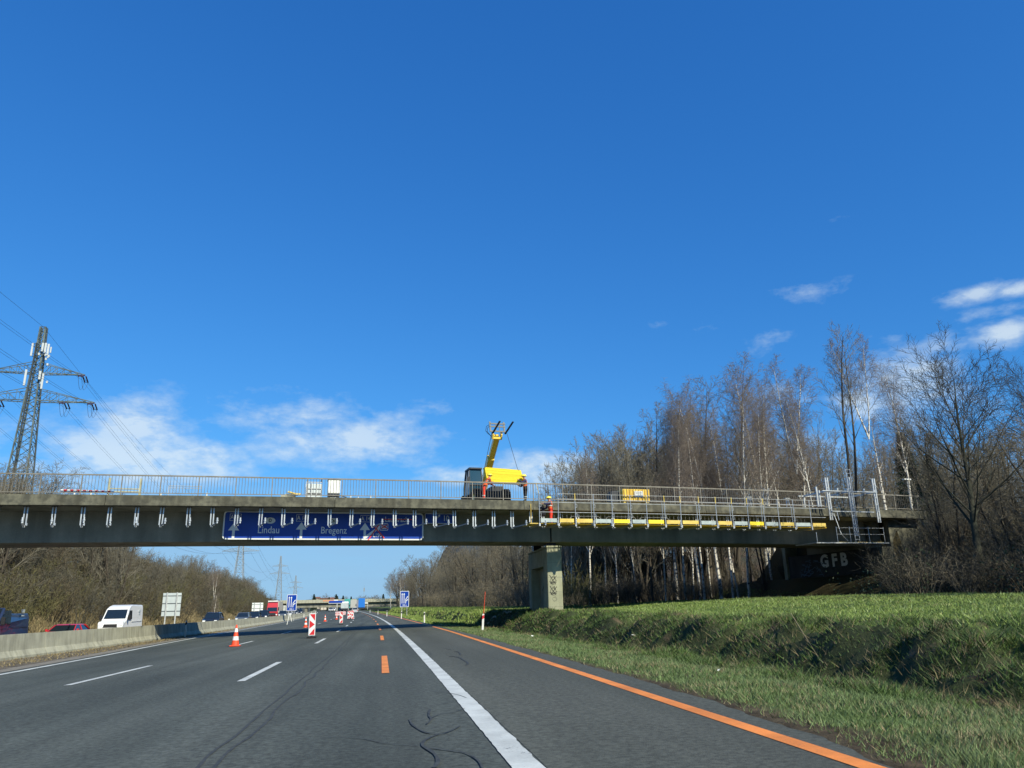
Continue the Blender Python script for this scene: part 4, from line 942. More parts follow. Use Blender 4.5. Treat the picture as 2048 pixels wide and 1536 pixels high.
s_ = 22.6; MB().b2(s_, s_+.12, -.5, -.4, 8.0, 9.45).b2(s_+.22, s_+.32, -.5, -.4, 8.0, 9.2).build('back_post', M['galv'], sf)
MB().b2(21.4, 27.5, -1.4, 1.0, 5.34, 5.41).build('platform', M['galv'], sf); MB().b2(23.4, 27.2, -1.2, .9, 5.415, 5.45).build('platform_boards', M['yellow_worn'], sf)
for z in (6.42, 5.98): MB().tube((23.2, -1.35, z), (27.2, -1.35, z), .015, .015, 5).build('guard_rail', M['galv_matt'], sf)
for x in (21.5, 23.2, 24.3, 25.9, 27.2): MB().tube((x, -1.35, 5.42), (x, -1.35, 6.1 if x < 22 else 6.5), .02, .02, 6).build('guard_post', M['galv'], sf)
MB().path([(23.6, -.8, 7.5), (23.6, -1.3, 6.0), (24.1, -1.3, 5.5)], .02, 6).path([(23.9, -.8, 7.6), (23.9, -.9, 7.0)], .025, 6).build('hanger', M['galv'], sf)
ladder('ladder', (*W(25.2, -.95)[:2], 5.45), ALPHA, 5.3, .36, 'long upright aluminium ladder rising through the tall scaffold frame', .0)
s_, p_ = on_deck(1822, 1.0); lp_ = empty('street_lamp', W(bl(1822, 1010, 1.0)[0], 1.0, 8.0), ALPHA, 'thin street lamp with flat white T shaped head by the right end of railing', 'street lamp')
MB().tube((0, 0, 0), (0, 0, 2.42), .035, .03, 8).build('pole', M['galv_matt'], lp_); MB().hull([(-.12, 2.42, .36), (-.10, 2.52, .33), (.10, 2.52, .33), (.12, 2.42, .36)]).build('lamp_head', M['white_plastic'], lp_, .02)

# ------------------------------------------------------------------ median barrier
bar = empty('concrete_barrier', (0, 0, 0), 0, 'long pale concrete safety barrier with flared foot between the two carriageways', 'barrier')
SEC = [(-.28, -.05), (-.28, .09), (-.14, .31), (-.09, .93), (.09, .93), (.14, .31), (.28, .09), (.28, -.05)]
bu = polyf([(-40, -14.5), (600, -14.42)])
y = 14.0
while y < 330:
    y1 = y+5.97; m = MB()
    for yy in np.linspace(y, y1, 3):
        x = float(bu(yy)+kx(yy)); z = float(zr(x, yy))
        for (a, c) in SEC: m.v.append((x+a, yy, z+c))
    for i in range(2):
        for j in range(8): jj = (j+1) % 8; m.f.append((i*8+j, i*8+jj, (i+1)*8+jj, (i+1)*8+j))
    m.f.append(tuple(range(8))); m.f.append(tuple(16+j for j in reversed(range(8))))
    m.build('barrier_segment', M['barrier'], bar); y += 6.0
def ground_z(x, y): return max(float(zr(x, y)) if -27.3 < x-float(kx(y)) < 4.1 else -9, Hs(x, y))
def place_px(px, u, zo=.3):
    lo, hi = 8., 900.
    fn = lambda Y: 0
    def pxof(Y):
        p = np.array([u+float(kx(Y)), Y, 0.0]); p[2] = float(zr(p[0], Y))+zo; d = p-CAM; return CX+F_PX*(d@RV)/(d@FV)
    best = min(np.geomspace(12, 420, 900), key=lambda Y: abs(pxof(Y)-px)); return float(best)
# drainage slots' rubbish: small dark bits at the barrier foot are left to the gravel
# ------------------------------------------------------------------ cones, warning panels, delineators
def cone_proto():
    r = empty('traffic_cone'); r.scale = (.9, .9, .9)
    MB().b2(-.24, .24, -.24, .24, 0, .05).build('base', M['cone'], r, .02)
    def fr(z): return .185*(1-(z-.05)/.95)+.035*((z-.05)/.95)
    for nm, z0, z1, mt in (('cone_body', .05, 1.0, 'cone'), ('reflective_band', .28, .46, 'white_sign'), ('reflective_band', .66, .84, 'white_sign')):
        e = .004 if mt != 'cone' else 0; MB().tube((0, 0, z0), (0, 0, z1), fr(z0)+e, fr(z1)+e, 24, mt == 'cone').build(nm, M[mt], r, smooth=False)
    return r
cp = cone_proto()
for i, (px, py, lab) in enumerate([(470, 1293, 'nearest orange traffic cone with white bands, on the lane line at the left'), (611, 1255, 'orange traffic cone with white bands just behind the nearest striped warning panel'), (650, 1243, 'orange traffic cone in the middle lane between two striped warning panels'), (673, 1239, 'farthest orange traffic cone, small, left of the second striped warning panel')]):
    o = cp if i == 0 else copy_tree(cp); q = on_road(px, py); o.location = [float(v) for v in (q[0], q[1], zr(q[0], q[1]))]; o.location.z += .01; tag(o, lab, 'traffic cone', 'orange cones along the closed lane')
def beacon_proto():
    r = empty('warning_panel'); r.scale = (.9, .9, .9); w, h, z0 = .19, 1.25, .14
    MB().b2(-w, w, -.02, .02, z0, z0+h).build('panel', M['white_sign'], r, .01)
    m = MB(); a = w-.035; b0_, b1_ = z0+.04, z0+h-.04; mid = (b0_+b1_)/2; q = (b1_-b0_)
    m.prism([(-a, mid+.24), (a, mid), (-a, mid-.24)], -.026, -.021)
    m.prism([(-a, b1_), (a, b1_), (a, b1_-.38), (a-.0, b1_-.38)], -.026, -.021); m.prism([(-a, b0_), (a, b0_+.38), (a, b0_)], -.026, -.021)
    m.build('red_stripe', M['red'], r); MB().b2(-.26, .26, -.2, .2, 0, .09).b2(-.05, .05, -.03, .03, .09, .14).build('rubber_foot', M['black'], r, .02)
    return r
wp = beacon_proto()
blist = [(623, 1276.5, 'nearest red and white striped warning panel with arrow stripes on the road'), (682, 1249, 'second red and white warning panel, standing alone beyond the nearest one'), (697, 1239.5, 'front panel of the cluster of striped warning panels in the distance'), (701, 1237.5, 'warning panel second in the distant cluster'), (705, 1235.5, 'warning panel third in the distant cluster'), (708, 1233, 'warning panel at the back of the distant cluster')]
for i, (px, py, lab) in enumerate(blist):
    o = wp if i == 0 else copy_tree(wp); q = on_road(px, py); o.location = [float(v) for v in (q[0], q[1], zr(q[0], q[1]))]; o.location.z += .01; o.rotation_euler = (0, 0, R_(-4)); tag(o, lab, 'warning panel', 'striped warning panels on the road')
for i in range(8):                               # row of panels standing across the closed lane far away
    px = 672+i*2.6; Yr = 186+i*1.2; o = copy_tree(wp); x = at_y(px, 1225, Yr)[0]; o.location = (float(x), Yr, float(zr(x, Yr))+.01); o.scale = (.7, .7, .7)
    tag(o, 'small striped warning panel in the row closing the lane far ahead', 'warning panel', 'row of panels closing the lane far ahead')
def delineator(x, y, z, label, h=1.0, stick=False, tilt=(0, 0), group=None):
    r = empty('delineator_post', (x, y, z), R_(-6), label, 'post', group); r.rotation_euler = (tilt[0], tilt[1], R_(-6))
    MB().prism([(-.06, -.03), (.06, -.03), (.04, .05), (-.04, .05)], -.1, h, 'xy').build('post', M['white_plastic'], r, .01)
    MB().prism([(-.055, h-.30), (.055, h-.24), (.055, h-.05), (-.055, h-.11)], -.036, -.031).build('reflector', M['red' if stick else 'dark'], r)
    if stick: MB().tube((.02, 0, h-.05), (.06, 0, h+1.25), .017, .014, 6).build('snow_stick', M['cone'], r)
    return r
q = on_road(967, 1258); px_ = at_y(967, 1258, 50.0)
delineator(5.62, 46.6, Hs(5.62, 46.6)-.03, 'white delineator post with a tall orange snow stick beside the orange edge line', .98, True, (0, R_(3)))
for i, (px, Y) in enumerate([(849, 76), (803, 110), (774, 145), (756, 185), (740, 237)]):
    p = at_y(px, 1224, Y); z = Hs(p[0], Y); delineator(float(p[0]), Y, z, ['first white delineator post beyond the overpass on the right verge', 'white delineator post under the right blue lane sign', 'white delineator post on the right verge left of the blue lane sign', 'small white delineator post far along the right verge', 'farthest white delineator post on the right verge'][i], 1.05, group='delineator posts along the right verge')
for i, px in enumerate([608, 623, 631, 636, 640.5]):
    Y = place_px(px, -13.85); x = -13.85+float(kx(Y)); delineator(x, Y, float(zr(x, Y)), 'white delineator post at the foot of the concrete barrier in the distance', 1.1, group='delineator posts along the concrete barrier')
Y = place_px(371, -13.8); x = -13.8+float(kx(Y)); delineator(x, Y, float(zr(x, Y)), 'pale delineator post standing in the bridge shadow against the barrier', 1.1)
# twin leaning white post frame under the left lane sign
Y = 101; p = at_y(577, 1240, Y); z = float(zr(p[0], Y)); r = empty('leaning_post_frame', (float(p[0]), Y, z), 0, 'white A shaped post frame leaning at the barrier below the left blue lane sign', 'post')
MB().bar((-.15, 0, 0), (.12, 0, 1.3), .14, .06).build('leg', M['white_plastic'], r); MB().bar((.38, .12, .35), (.12, .12, 1.3), .12, .05).build('leg', M['white_plastic'], r)
for i, (px) in enumerate([459, 515]):
    Y = place_px(px, -14.45, 1.0); x = float(bu(Y)+kx(Y)); tag(MB().tube((x, Y, float(zr(x, Y))+.935), (x, Y, float(zr(x, Y))+1.04), .09, .07, 10).build('barrier_reflector', M['white_plastic'], None), ['white reflector cap on top of the barrier, left one', 'white reflector cap on top of the barrier, right one'][i], 'reflector', 'reflector caps on the barrier')
# ------------------------------------------------------------------ lane signs with arrows
def lane_sign(px0, px1, py0, py1, Y, label, legz=None, lean=0):
    a = at_y(px0, (py0+py1)/2, Y); b = at_y(px1, (py0+py1)/2, Y); t = at_y((px0+px1)/2, py0, Y); d = at_y((px0+px1)/2, py1, Y)
    w = float(b[0]-a[0]); zt, zb = float(t[2]), float(d[2]); x = float((a[0]+b[0])/2); gz = ground_z(x, Y)
    r = empty('lane_sign', (x, Y, gz), R_(-5), label, 'sign'); zb -= gz; zt -= gz; h = zt-zb
    MB().prism(rrect(-w/2, w/2, zb, zt, .12), 0, .05).build('border', M['white_sign'], r); MB().prism(rrect(-w/2+.08, w/2-.08, zb+.08, zt-.08, .06), -.008, -.001).build('face', M['blue'], r)
    def arr(x, z0, z1): MB().prism([(x-.055, z0), (x+.055, z0), (x+.055, z1-.25), (x+.15, z1-.25), (x, z1), (x-.15, z1-.25), (x-.055, z1-.25)], -.016, -.010).build('arrow', M['white_sign'], r)
    z0 = zb+h*.22; arr(-w*.27, z0, zb+h*.88); arr(-w*.05, z0, zb+h*.88)
    m = MB(); X = w*.14; m.bar((X, -.013, z0), (X, -.013, zb+h*.50), .11, .006, (0, 1, 0)); m.bar((X, -.018, zb+h*.48), (X+w*.17, -.018, zb+h*.62), .11, .006, (0, 1, 0)); m.prism([(X+w*.10, zb+h*.64), (X+w*.25, zb+h*.685), (X+w*.22, zb+h*.58)], -.025, -.02)
    m.bar((X, -.024, zb+h*.34), (X+w*.17, -.024, zb+h*.45), .11, .006, (0, 1, 0)); m.prism([(X+w*.10, zb+h*.47), (X+w*.25, zb+h*.50), (X+w*.22, zb+h*.40)], -.032, -.026); m.build('arrow', M['white_sign'], r)
    link('lettering', text_mesh('1300 m', h*.11, M['white_sign'], 0, 'CENTER', .9, .006), None, r, (0, -.014, zb+h*.115), UPR)
    for lx in (-w*.28, w*.28): MB().tube((lx, .09, -.3), (lx, .09, zt-.15), .045, .045, 8).build('post', M['galv_matt'], r)
    return r
lane_sign(573.5, 593.5, 1189, 1222, 136, 'blue lane sign with white arrows standing at the barrier on the left')
lane_sign(800, 818, 1182, 1214, 136, 'blue lane sign with white arrows standing on the right grass verge')
def back_sign(px0, px1, py0, py1, Y, mat, label, rz=0.0, nh=3):
    a = at_y(px0, (py0+py1)/2, Y); b = at_y(px1, (py0+py1)/2, Y); t = at_y((px0+px1)/2, py0, Y); d = at_y((px0+px1)/2, py1, Y)
    w = float(b[0]-a[0]); x = float((a[0]+b[0])/2); gz = ground_z(x, Y); zt, zb = float(t[2])-gz, float(d[2])-gz
    r = empty('road_sign_back', (x, Y, gz), rz, label, 'sign')
    MB().b2(-w/2, w/2, .0, .03, zb, zt).build('plate', M[mat], r)
    for lx in (-w*.27, w*.27): MB().b2(lx-.06, lx+.06, -.16, -.05, -.4, zt+.05).build('post', M['galv_matt'], r)
    for k in range(nh): z = zb+(zt-zb)*(k+.6)/nh; MB().b2(-w/2, w/2, -.05, -.001, z, z+.05).build('stiffener', M['dark'], r)
    return r
back_sign(325, 361, 1186, 1232, 90, 'grey_sign', 'tall grey rear side of a road sign at the foot of the left slope', R_(8), 3)
back_sign(504, 526, 1205.5, 1222, 149, 'white_back', 'pale rear side of a wide road sign beyond the cars on the left', R_(4), 2)
back_sign(566, 571, 1211, 1223, 208, 'white_back', 'small pale rear side of a sign just left of the blue lane sign', 0, 1)

# ------------------------------------------------------------------ vehicles
def wheelset(r, ys, x, rad, w=.2):
    for y in ys:
        for sx in (-x, x):
            e = empty('wheel'); e.parent = r; e.location = (sx, y, rad)
            MB().tube((-w/2, 0, 0), (w/2, 0, 0), rad, rad, 16).build('tyre', M['black'], e); MB().tube((-w/2-.01, 0, 0), (w/2+.01, 0, 0), rad*.6, rad*.6, 10).build('rim', M['galv_matt'], e)
CARM = {}
def carpaint(n, c):
    if n not in CARM: CARM[n] = material(n, c, .28, .0, spec=.5, coat=.6)
    return CARM[n]
def car(loc, rz, paint, label, suv=0.0, group=None, cat='car'):
    r = empty('car', loc, rz, label, cat, group); k = suv
    MB().hull([(-2.15, .30, .78), (-2.22, .62+k*.3, .82), (-2.0, .80+k*.4, .86), (-1.15, .95+k*.5, .89), (1.9, 1.02+k*.5, .88), (2.2, .9+k*.4, .82), (2.22, .32, .80)]).build('body', paint, r, .05)
    t = 1.44+k; g0 = .96+k*.5
    MB().hull([(-1.10, g0, .80), (-.35, t-.05, .63), (1.25, t-.05, .62), (2.0, g0+.05, .76)]).build('window', M['glass'], r)
    MB().hull([(-.42, t-.065, .655), (-.2, t, .58), (1.1, t, .58), (1.38, t-.065, .65)]).build('roof', paint, r, .02)
    for sg_ in (-1, 1):
        for pq in (((sg_*.81, -1.12, g0), (sg_*.645, -.38, t-.06), .05), ((sg_*.82, .35, g0), (sg_*.64, .4, t-.05), .05), ((sg_*.78, 2.0, g0+.03), (sg_*.64, 1.3, t-.06), .09)): MB().bar(*pq).build('pillar', paint, r)
    for sg_ in (-1, 1):
        MB().hull([(-2.17, .62+k*.3, .13), (-2.14, .78+k*.35, .15), (-1.95, .80+k*.35, .15), (-2.0, .66+k*.3, .13)]).build('headlight', M['antenna'], r, loc=(sg_*.62, -.04, 0))
        MB().b2(sg_*.55, sg_*.82, 2.16, 2.24, .7+k*.3, .88+k*.3).build('tail_light', M['red'], r); MB().b2(sg_*.9, sg_*1.04, -.95, -.85, g0+.0, g0+.14).build('mirror', paint, r)
    MB().b2(-.45, .45, -2.245, -2.16, .45, .66).build('grille', M['black'], r); MB().b2(-.26, .26, -2.262, -2.25, .38, .48).build('number_plate', M['white_sign'], r)
    wheelset(r, (-1.38, 1.35), .76, .32); return r
def van(loc, rz, paint, label, L=5.6, h=2.62):
    r = empty('van', loc, rz, label, 'van'); y0 = -L/2
    MB().hull([(y0, .38, .93), (y0-.06, .85, .96), (y0+.10, 1.10, .97), (y0+.85, 1.36, .98), (y0+1.62, 2.28, .90), (y0+2.1, h-.12, .84), (y0+2.7, h, .82), (-y0-.1, h, .84), (-y0, h-.25, .90), (-y0, .42, .97)]).build('body', paint, r, .05)
    # windscreen and side glass lie just proud of the body
    n = Vector((0, -.92, .77)).normalized()*.012
    m = MB(); A = [(-.86, y0+.93, 1.45), (.86, y0+.93, 1.45), (.80, y0+1.56, 2.20), (-.80, y0+1.56, 2.20)]
    m.poly([(Vector(p)+n) for p in A]); m.poly([(Vector(p)-n*3) for p in reversed(A)])
    for i in range(4): a, b = Vector(A[i]), Vector(A[(i+1) % 4]); m.poly([a+n, a-n*3, b-n*3, b+n])
    m.build('windscreen', M['glass'], r)
    for sg_ in (-1, 1):
        m = MB(); B = [(y0+1.15, 1.42, .985), (y0+1.75, 2.12, .935), (y0+2.35, 2.12, .935), (y0+2.35, 1.38, .99)]
        m.poly([(sg_*(w+.012), y, z) for y, z, w in B]); m.poly([(sg_*(w-.03), y, z) for y, z, w in reversed(B)])
        for i in range(4): a, b = B[i], B[(i+1) % 4]; m.poly([(sg_*(a[2]+.012), a[0], a[1]), (sg_*(a[2]-.03), a[0], a[1]), (sg_*(b[2]-.03), b[0], b[1]), (sg_*(b[2]+.012), b[0], b[1])])
        m.build('side_window', M['glass'], r)
        MB().hull([(y0-.02, .95, .1), (y0+.08, 1.18, .12), (y0+.35, 1.25, .12), (y0+.3, 1.0, .1)]).build('headlight', M['antenna'], r, loc=(sg_*.84, -.05, 0))
        MB().b2(sg_*1.02, sg_*1.22, y0+1.0, y0+1.12, 1.35, 1.75).build('mirror', M['black'], r, .02)
        MB().b2(sg_*.965, sg_*.99, y0+2.5, -y0-.3, 1.22, 1.26).build('trim_rib', paint, r)
        MB().b2(sg_*.93, sg_*.955, -y0-1.3, -y0-.9, 2.0, 2.18).b2(sg_*.93, sg_*.955, -y0-1.2, -y0-.9, 1.8, 1.86).build('lettering', M['grey_sign'], r)
    MB().hull([(y0-.075, .78, .55), (y0-.03, 1.04, .50), (y0+.05, 1.04, .50), (y0+.05, .78, .55)]).build('grille', M['black'], r); MB().b2(-.26, .26, y0-.09, y0-.07, .5, .62).build('number_plate', M['white_sign'], r)
    wheelset(r, (y0+.95, -y0-1.1), .86, .35); return r
def truck(loc, rz, cabp, boxp, label, L=12., h=3.9, cabh=3.3):
    r = empty('truck', loc, rz, label, 'truck')
    MB().hull([(-2.3, .5, 1.22), (-2.45, 1.4, 1.24), (-2.25, 2.6, 1.2), (-1.9, cabh, 1.12), (-.35, cabh+.25, 1.12), (-.3, .6, 1.24)]).build('cab', cabp, r, .06)
    MB().hull([(-2.455, 1.55, 1.1), (-2.30, 2.45, 1.06), (-2.2, 2.45, 1.06), (-2.3, 1.55, 1.1)]).build('windscreen', M['glass'], r); MB().b2(-.8, .8, -2.5, -2.42, .7, 1.25).build('grille', M['dark'], r)
    for sg_ in (-1, 1): MB().b2(sg_*.85, sg_*1.15, -2.5, -2.42, .7, .95).build('headlight', M['antenna'], r); MB().b2(sg_*1.28, sg_*1.5, -2.3, -2.2, 1.7, 2.5).build('mirror', M['dark'], r); MB().b2(sg_*.8, sg_*1.15, L-.0, L+.05, .85, 1.0).build('tail_light', M['red'], r)
    MB().b2(-1.27, 1.27, 0, L, 1.1, h).build('cargo_box', boxp, r, .04); MB().b2(-1.0, 1.0, -.2, L-.3, .75, 1.09).build('frame', M['dark'], r); MB().b2(-1.2, 1.2, L, L+.06, .55, 1.0).build('rear_guard', M['dark'], r)
    wheelset(r, (-1.5, .9, L-3.2, L-1.9), 1.05, .5, .32); return r
def vpos(px, u): Y = place_px(px, u, 1.0); x = u+float(kx(Y)); return (x, Y, float(zr(x, Y))), math.atan(2.43e-4*Y)
p, a = vpos(243, -21.8); van(p, a, carpaint('white_car_paint', (.80, .81, .82)), 'white high roof van coming towards the camera behind the barrier', L=5.8, h=2.6)
p, a = vpos(-16, -21.6); van((p[0], p[1], p[2]), a, carpaint('navy_car_paint', (.02, .035, .09)), 'dark blue van cut off by the left edge of the picture', 5.0, 1.95)
p, a = vpos(134, -18.9); car(p, a, carpaint('red_car_paint', (.50, .02, .025)), 'red hatchback coming towards the camera behind the barrier', -.08)
CR_ = [o for o in bpy.data.objects if o.get('label', '').startswith('red hatchback')][0]; CR_.scale = (.9, .9, .9)
dk = carpaint('black_car_paint', (.015, .018, .025)); gy = carpaint('grey_car_paint', (.10, .115, .13)); sv = carpaint('silver_car_paint', (.42, .44, .46))
for px, u, pt, k, lab in ((427, -18.2, dk, .33, 'dark car alone behind the barrier, left of the queue of oncoming cars'), (487, -18.2, gy, .20, 'grey blue car behind the barrier left of the pale sign back'), (509, -18.3, dk, .28, 'dark car below the pale sign back in the oncoming queue'), (527, -18.3, dk, .48, 'dark off road car just left of the red truck'), (566, -18.2, gy, .25, 'grey car just right of the red truck'), (577, -18.2, sv, .3, 'silver car behind the leaning white post frame')):
    p, a = vpos(px, u); car(p, a, pt, lab, k)
rr = random.Random(11)
for i, px in enumerate((585, 590, 595, 599, 603, 625, 634, 646, 652, 656)):
    p, a = vpos(px, -18.2 if i % 2 else -21.7); car(p, a, [dk, gy, sv][i % 3], 'small distant car in the oncoming queue right of the left lane sign', rr.uniform(.1, .4), 'distant oncoming cars')
redp = carpaint('red_truck_paint', (.48, .03, .035)); wh = CARM['white_car_paint']; beige = material('beige_trailer', (.45, .42, .36), .6); orp = carpaint('orange_truck_paint', (.60, .20, .08)); blp = carpaint('blue_truck_paint', (.02, .16, .55)); lb = carpaint('light_blue_truck_paint', (.15, .25, .55))
p, a = vpos(546, -21.4); r = truck(p, a, redp, beige, 'red truck with beige trailer in the oncoming queue', 12, 3.9, 3.5); MB().b2(-1.1, 1.1, -1.9, -.5, 3.76, 4.0).build('wind_deflector', M['white_plastic'], r)
p, a = vpos(611, -21.7); truck(p, a, wh, wh, 'distant white truck in the oncoming queue')
p, a = vpos(628, -21.7); truck(p, a, orp, orp, 'distant orange truck in the oncoming queue')
p, a = vpos(645, -21.7); truck(p, a, lb, lb, 'distant pale blue truck in the oncoming queue')
def far_veh(px, Y, fn, *args, rz=math.pi, **kw):
    q = at_y(px, 1222, Y); x = float(q[0]); return fn((x, Y, float(zr(x, Y))), rz, *args, **kw)
far_veh(719, 330, truck, blp, blp, 'bright blue truck driving away under the far overpass', rz=math.pi+R_(6), L=10, h=4.6)
far_veh(706, 345, truck, wh, material('grey_trailer', (.38, .38, .36), .6), 'truck with grey trailer beside the bright blue truck', rz=math.pi+R_(3), L=10, h=4.2)
far_veh(710.5, 235, car, sv, 'silver car driving away in front of the bright blue truck', .1)
far_veh(690, 300, truck, wh, M['grey_sign'], 'small white box truck driving away left of the grey trailer', L=6, h=3.0)
teal = material('teal_tarpaulin', (.05, .30, .28), .6); far_veh(696, 360, truck, wh, teal, 'truck with teal trailer partly hidden by the grey trailer', L=9, h=4.9)
for i, px in enumerate((662, 667, 682, 687)): far_veh(px, 330+i*14, car, [sv, wh, gy, dk][i], 'tiny distant car below the far blue gantry sign', .2, 'tiny cars below the far gantry', rz=0)

# ------------------------------------------------------------------ far overpass, gantry, mast, houses
Yb = 390.
def X_(px, py, Y=Yb): return float(at_y(px, py, Y)[0]), float(at_y(px, py, Y)[2])
xl, zl = X_(560, 1201); xr_, zr_ = X_(800, 1196); zt = (zl+zr_)/2
fb = empty('far_overpass', (0, Yb, 0), 0, 'distant pale concrete overpass crossing the motorway beyond the trucks', 'bridge')
MB().b2(xl, xr_, 0, 9, zt-1.5, zt-.05).build('parapet', M['barrier'], fb)
MB().b2(xl, xr_, 1.5, 7.5, zt-3.6, zt-1.5).build('main_girder', M['girder'], fb)
xa, _ = X_(646, 1198); xb, _ = X_(668, 1198); xc2, _ = X_(676, 1198)
MB().b2(xa, xb, -.06, -.01, zt-.9, zt-.2).build('orange_banner', M['banner'], fb); MB().b2(xb, xc2, -.06, -.01, zt-.9, zt-.2).build('white_banner', M['white_sign'], fb)
for px in (612, 734): x, _ = X_(px, 1205); MB().b2(x-.6, x+.6, 2, 7, kz(Yb)-1.5, zt-3.6).build('pier', M['girder'], fb)
gx0, gz0 = X_(658, 1206, 370); gx1, gz1 = X_(691, 1202.5, 370)
gg = empty('gantry_sign', (0, 370, 0), 0, 'distant blue gantry sign on a central post under the far overpass', 'sign')
MB().b2(gx0, gx1, 0, .1, gz0, gz1+.3).build('sign_plate', M['blue'], gg); MB().b2(gx0-.3, gx1+.3, -.05, .15, gz0-.35, gz0-.05).build('frame', M['galv_matt'], gg)
MB().b2((gx0+gx1)/2-.2, (gx0+gx1)/2+.2, 0, .3, 0, gz0-.36).build('post', M['galv_matt'], gg)
gx2, _ = X_(727, 1205, 372); gx3, gz3 = X_(736, 1207, 372)
gs = empty('gantry_sign', (0, 372, 0), 0, 'distant pale sign beam right of the bright blue truck', 'sign'); MB().b2(gx2, gx3, 0, .2, gz3, gz3+.5).build('sign_plate', M['white_back'], gs); MB().b2(gx3-.2, gx3, 0, .2, 0, gz3).build('post', M['galv_matt'], gs)
q = at_y(728.5, 1171, 420); tag(MB().tube((float(q[0]), 420, 0), (float(q[0]), 420, float(q[2])), .12, .06, 6).b2(float(q[0])-.3, float(q[0])+.3, 419.8, 420.2, float(q[2])-3.0, float(q[2])-1.2).build('antenna_mast', M['far_pylon'], None), 'thin distant antenna mast above the far overpass', 'mast')
for i, (px, py, w) in enumerate(((648, 1195, 7), (661, 1194, 5), (668, 1194.5, 5), (634, 1193, 6))):
    q = at_y(px, py, 900); x, z = float(q[0]), float(q[2]); h = empty('house', (x, 900, z-7), .2*i, ['leftmost small house with a red roof beyond the far overpass', 'second small house with a red roof beyond the far overpass', 'third small house beyond the far overpass, right of the others', 'pale house above the left end of the far overpass'][i], 'house')
    MB().b2(-w/2, w/2, -4, 4, -6, 4.8).build('wall', M['house_wall'], h); MB().prism([(-4.6, 4.7), (0, 6.6), (4.6, 4.7)], -w/2-.4, w/2+.4, 'yz').build('roof', M['roof'], h)
    for xx in (-w/4, w/4): MB().b2(xx-.5, xx+.5, -4.03, -3.98, 2.2, 3.6).build('window', M['glass'], h)

# ------------------------------------------------------------------ pylons and power lines
def pylon(base, top_z, w0, wt_, arms, label, detail=True, mat='pylon', rz=0.0, th_=.14, name='power_pylon'):
    r = empty(name, base, rz, label, 'pylon'); Ht = top_z-base[2]
    def hw(z): t = z/Ht; return (w0/2)*(1-t)**1.25+(wt_/2)*(1-(1-t)**1.25) if t < 1 else wt_/2
    lv = [0.]; z = 0
    while z < Ht-.5: z += max(hw(z)*2*.85, 1.1); lv.append(min(z, Ht))
    lv[-1] = Ht
    for sx in (-1, 1):
        for sy in (-1, 1):
            m = MB()
            for a, b in zip(lv[:-1], lv[1:]): m.bar((sx*hw(a), sy*hw(a), a), (sx*hw(b), sy*hw(b), b), th_*1.6)
            m.build('leg', M[mat if sy < 0 else ('pylon_dark' if mat == 'pylon' else mat)], r)  # rear legs take a darker steel, shade put into their colour
    for fx, fy in ((0, -1), (0, 1), (1, 0), (-1, 0)):
        m = MB()
        for k, (a, b) in enumerate(zip(lv[:-1], lv[1:])):
            A, B = hw(a), hw(b)
            def P_(s, h, z): return (s*h, fy*h, z) if fx == 0 else (fx*h, s*h, z)
            m.bar(P_(-1, A, a), P_(1, B, b), th_*.6); m.bar(P_(1, A, a), P_(-1, B, b), th_*.6); m.bar(P_(-1, B, b), P_(1, B, b), th_*.6)
        m.build('bracing', M[mat], r)
    tips = []
    for (z, L, hh, npt) in arms:
        for sx in (-1, 1):
            m = MB(); h0 = hw(z); n = 6
            for sy in (-1, 1):
                m.bar((sx*h0, sy*h0, z), (sx*L, 0, z+.1), th_*.9); m.bar((sx*h0, sy*h0, z+hh), (sx*L, 0, z+.15), th_*.7)
            for k in range(n):
                t0, t1 = k/n, (k+1)/n; xa, xb_ = h0+(L-h0)*t0, h0+(L-h0)*t1
                for sy in (-1, 1):
                    ya, yb = sy*h0*(1-t0), sy*h0*(1-t1)
                    m.bar((sx*xa, ya, z), (sx*xb_, yb, z+hh*(1-t1)), th_*.45); m.bar((sx*xb_, yb, z+hh*(1-t1)), (sx*xb_, yb, z), th_*.4)
                m.bar((sx*xa, -h0*(1-t0), z), (sx*xb_, h0*(1-t1), z), th_*.45)
            m.build('cross_arm', M[mat], r)
            for fr in npt:
                x = sx*(h0+(L-h0)*fr); tips.append((x, z))
                if detail:
                    for sy in (-1, 1):
                        m = MB()
                        for dx in (-.28, .28): m.tube((x+dx, sy*.4, z-.05), (x+dx*1.0, sy*2.0, z-.75), .13, .13, 6)
                        m.bar((x-.34, sy*2.0, z-.75), (x+.34, sy*2.0, z-.75), .07); m.build('insulator', M['insul'], r)
                    for dx in (-.3, .3):
                        pts = [(x+dx, -2.0+4.0*t, z-.8-2.0*math.sin(math.pi*t)) for t in np.linspace(0, 1, 8)]
                        m = MB().path(pts, .03, 4); m.build('jumper_loop', M['cable'], r)
    return r, tips
Yp = 150.; gb = Hs(-66.5, Yp); tp = at_y(88, 655, Yp); cxp = float(tp[0]); lineang = math.atan2(-21, 342)
def armz(py, px=100): return float(at_y(px, py, Yp)[2])-gb
py_, tips = pylon((cxp, Yp, gb), float(tp[2]), 5.0, .9, [(armz(803), 10.6, 2.3, (.48, .97)), (armz(748), 8.3, 2.1, (.97,))], 'large lattice power pylon with white mobile phone antennas at the left edge', rz=-math.atan2(-21, 342)*1.0, th_=.15)
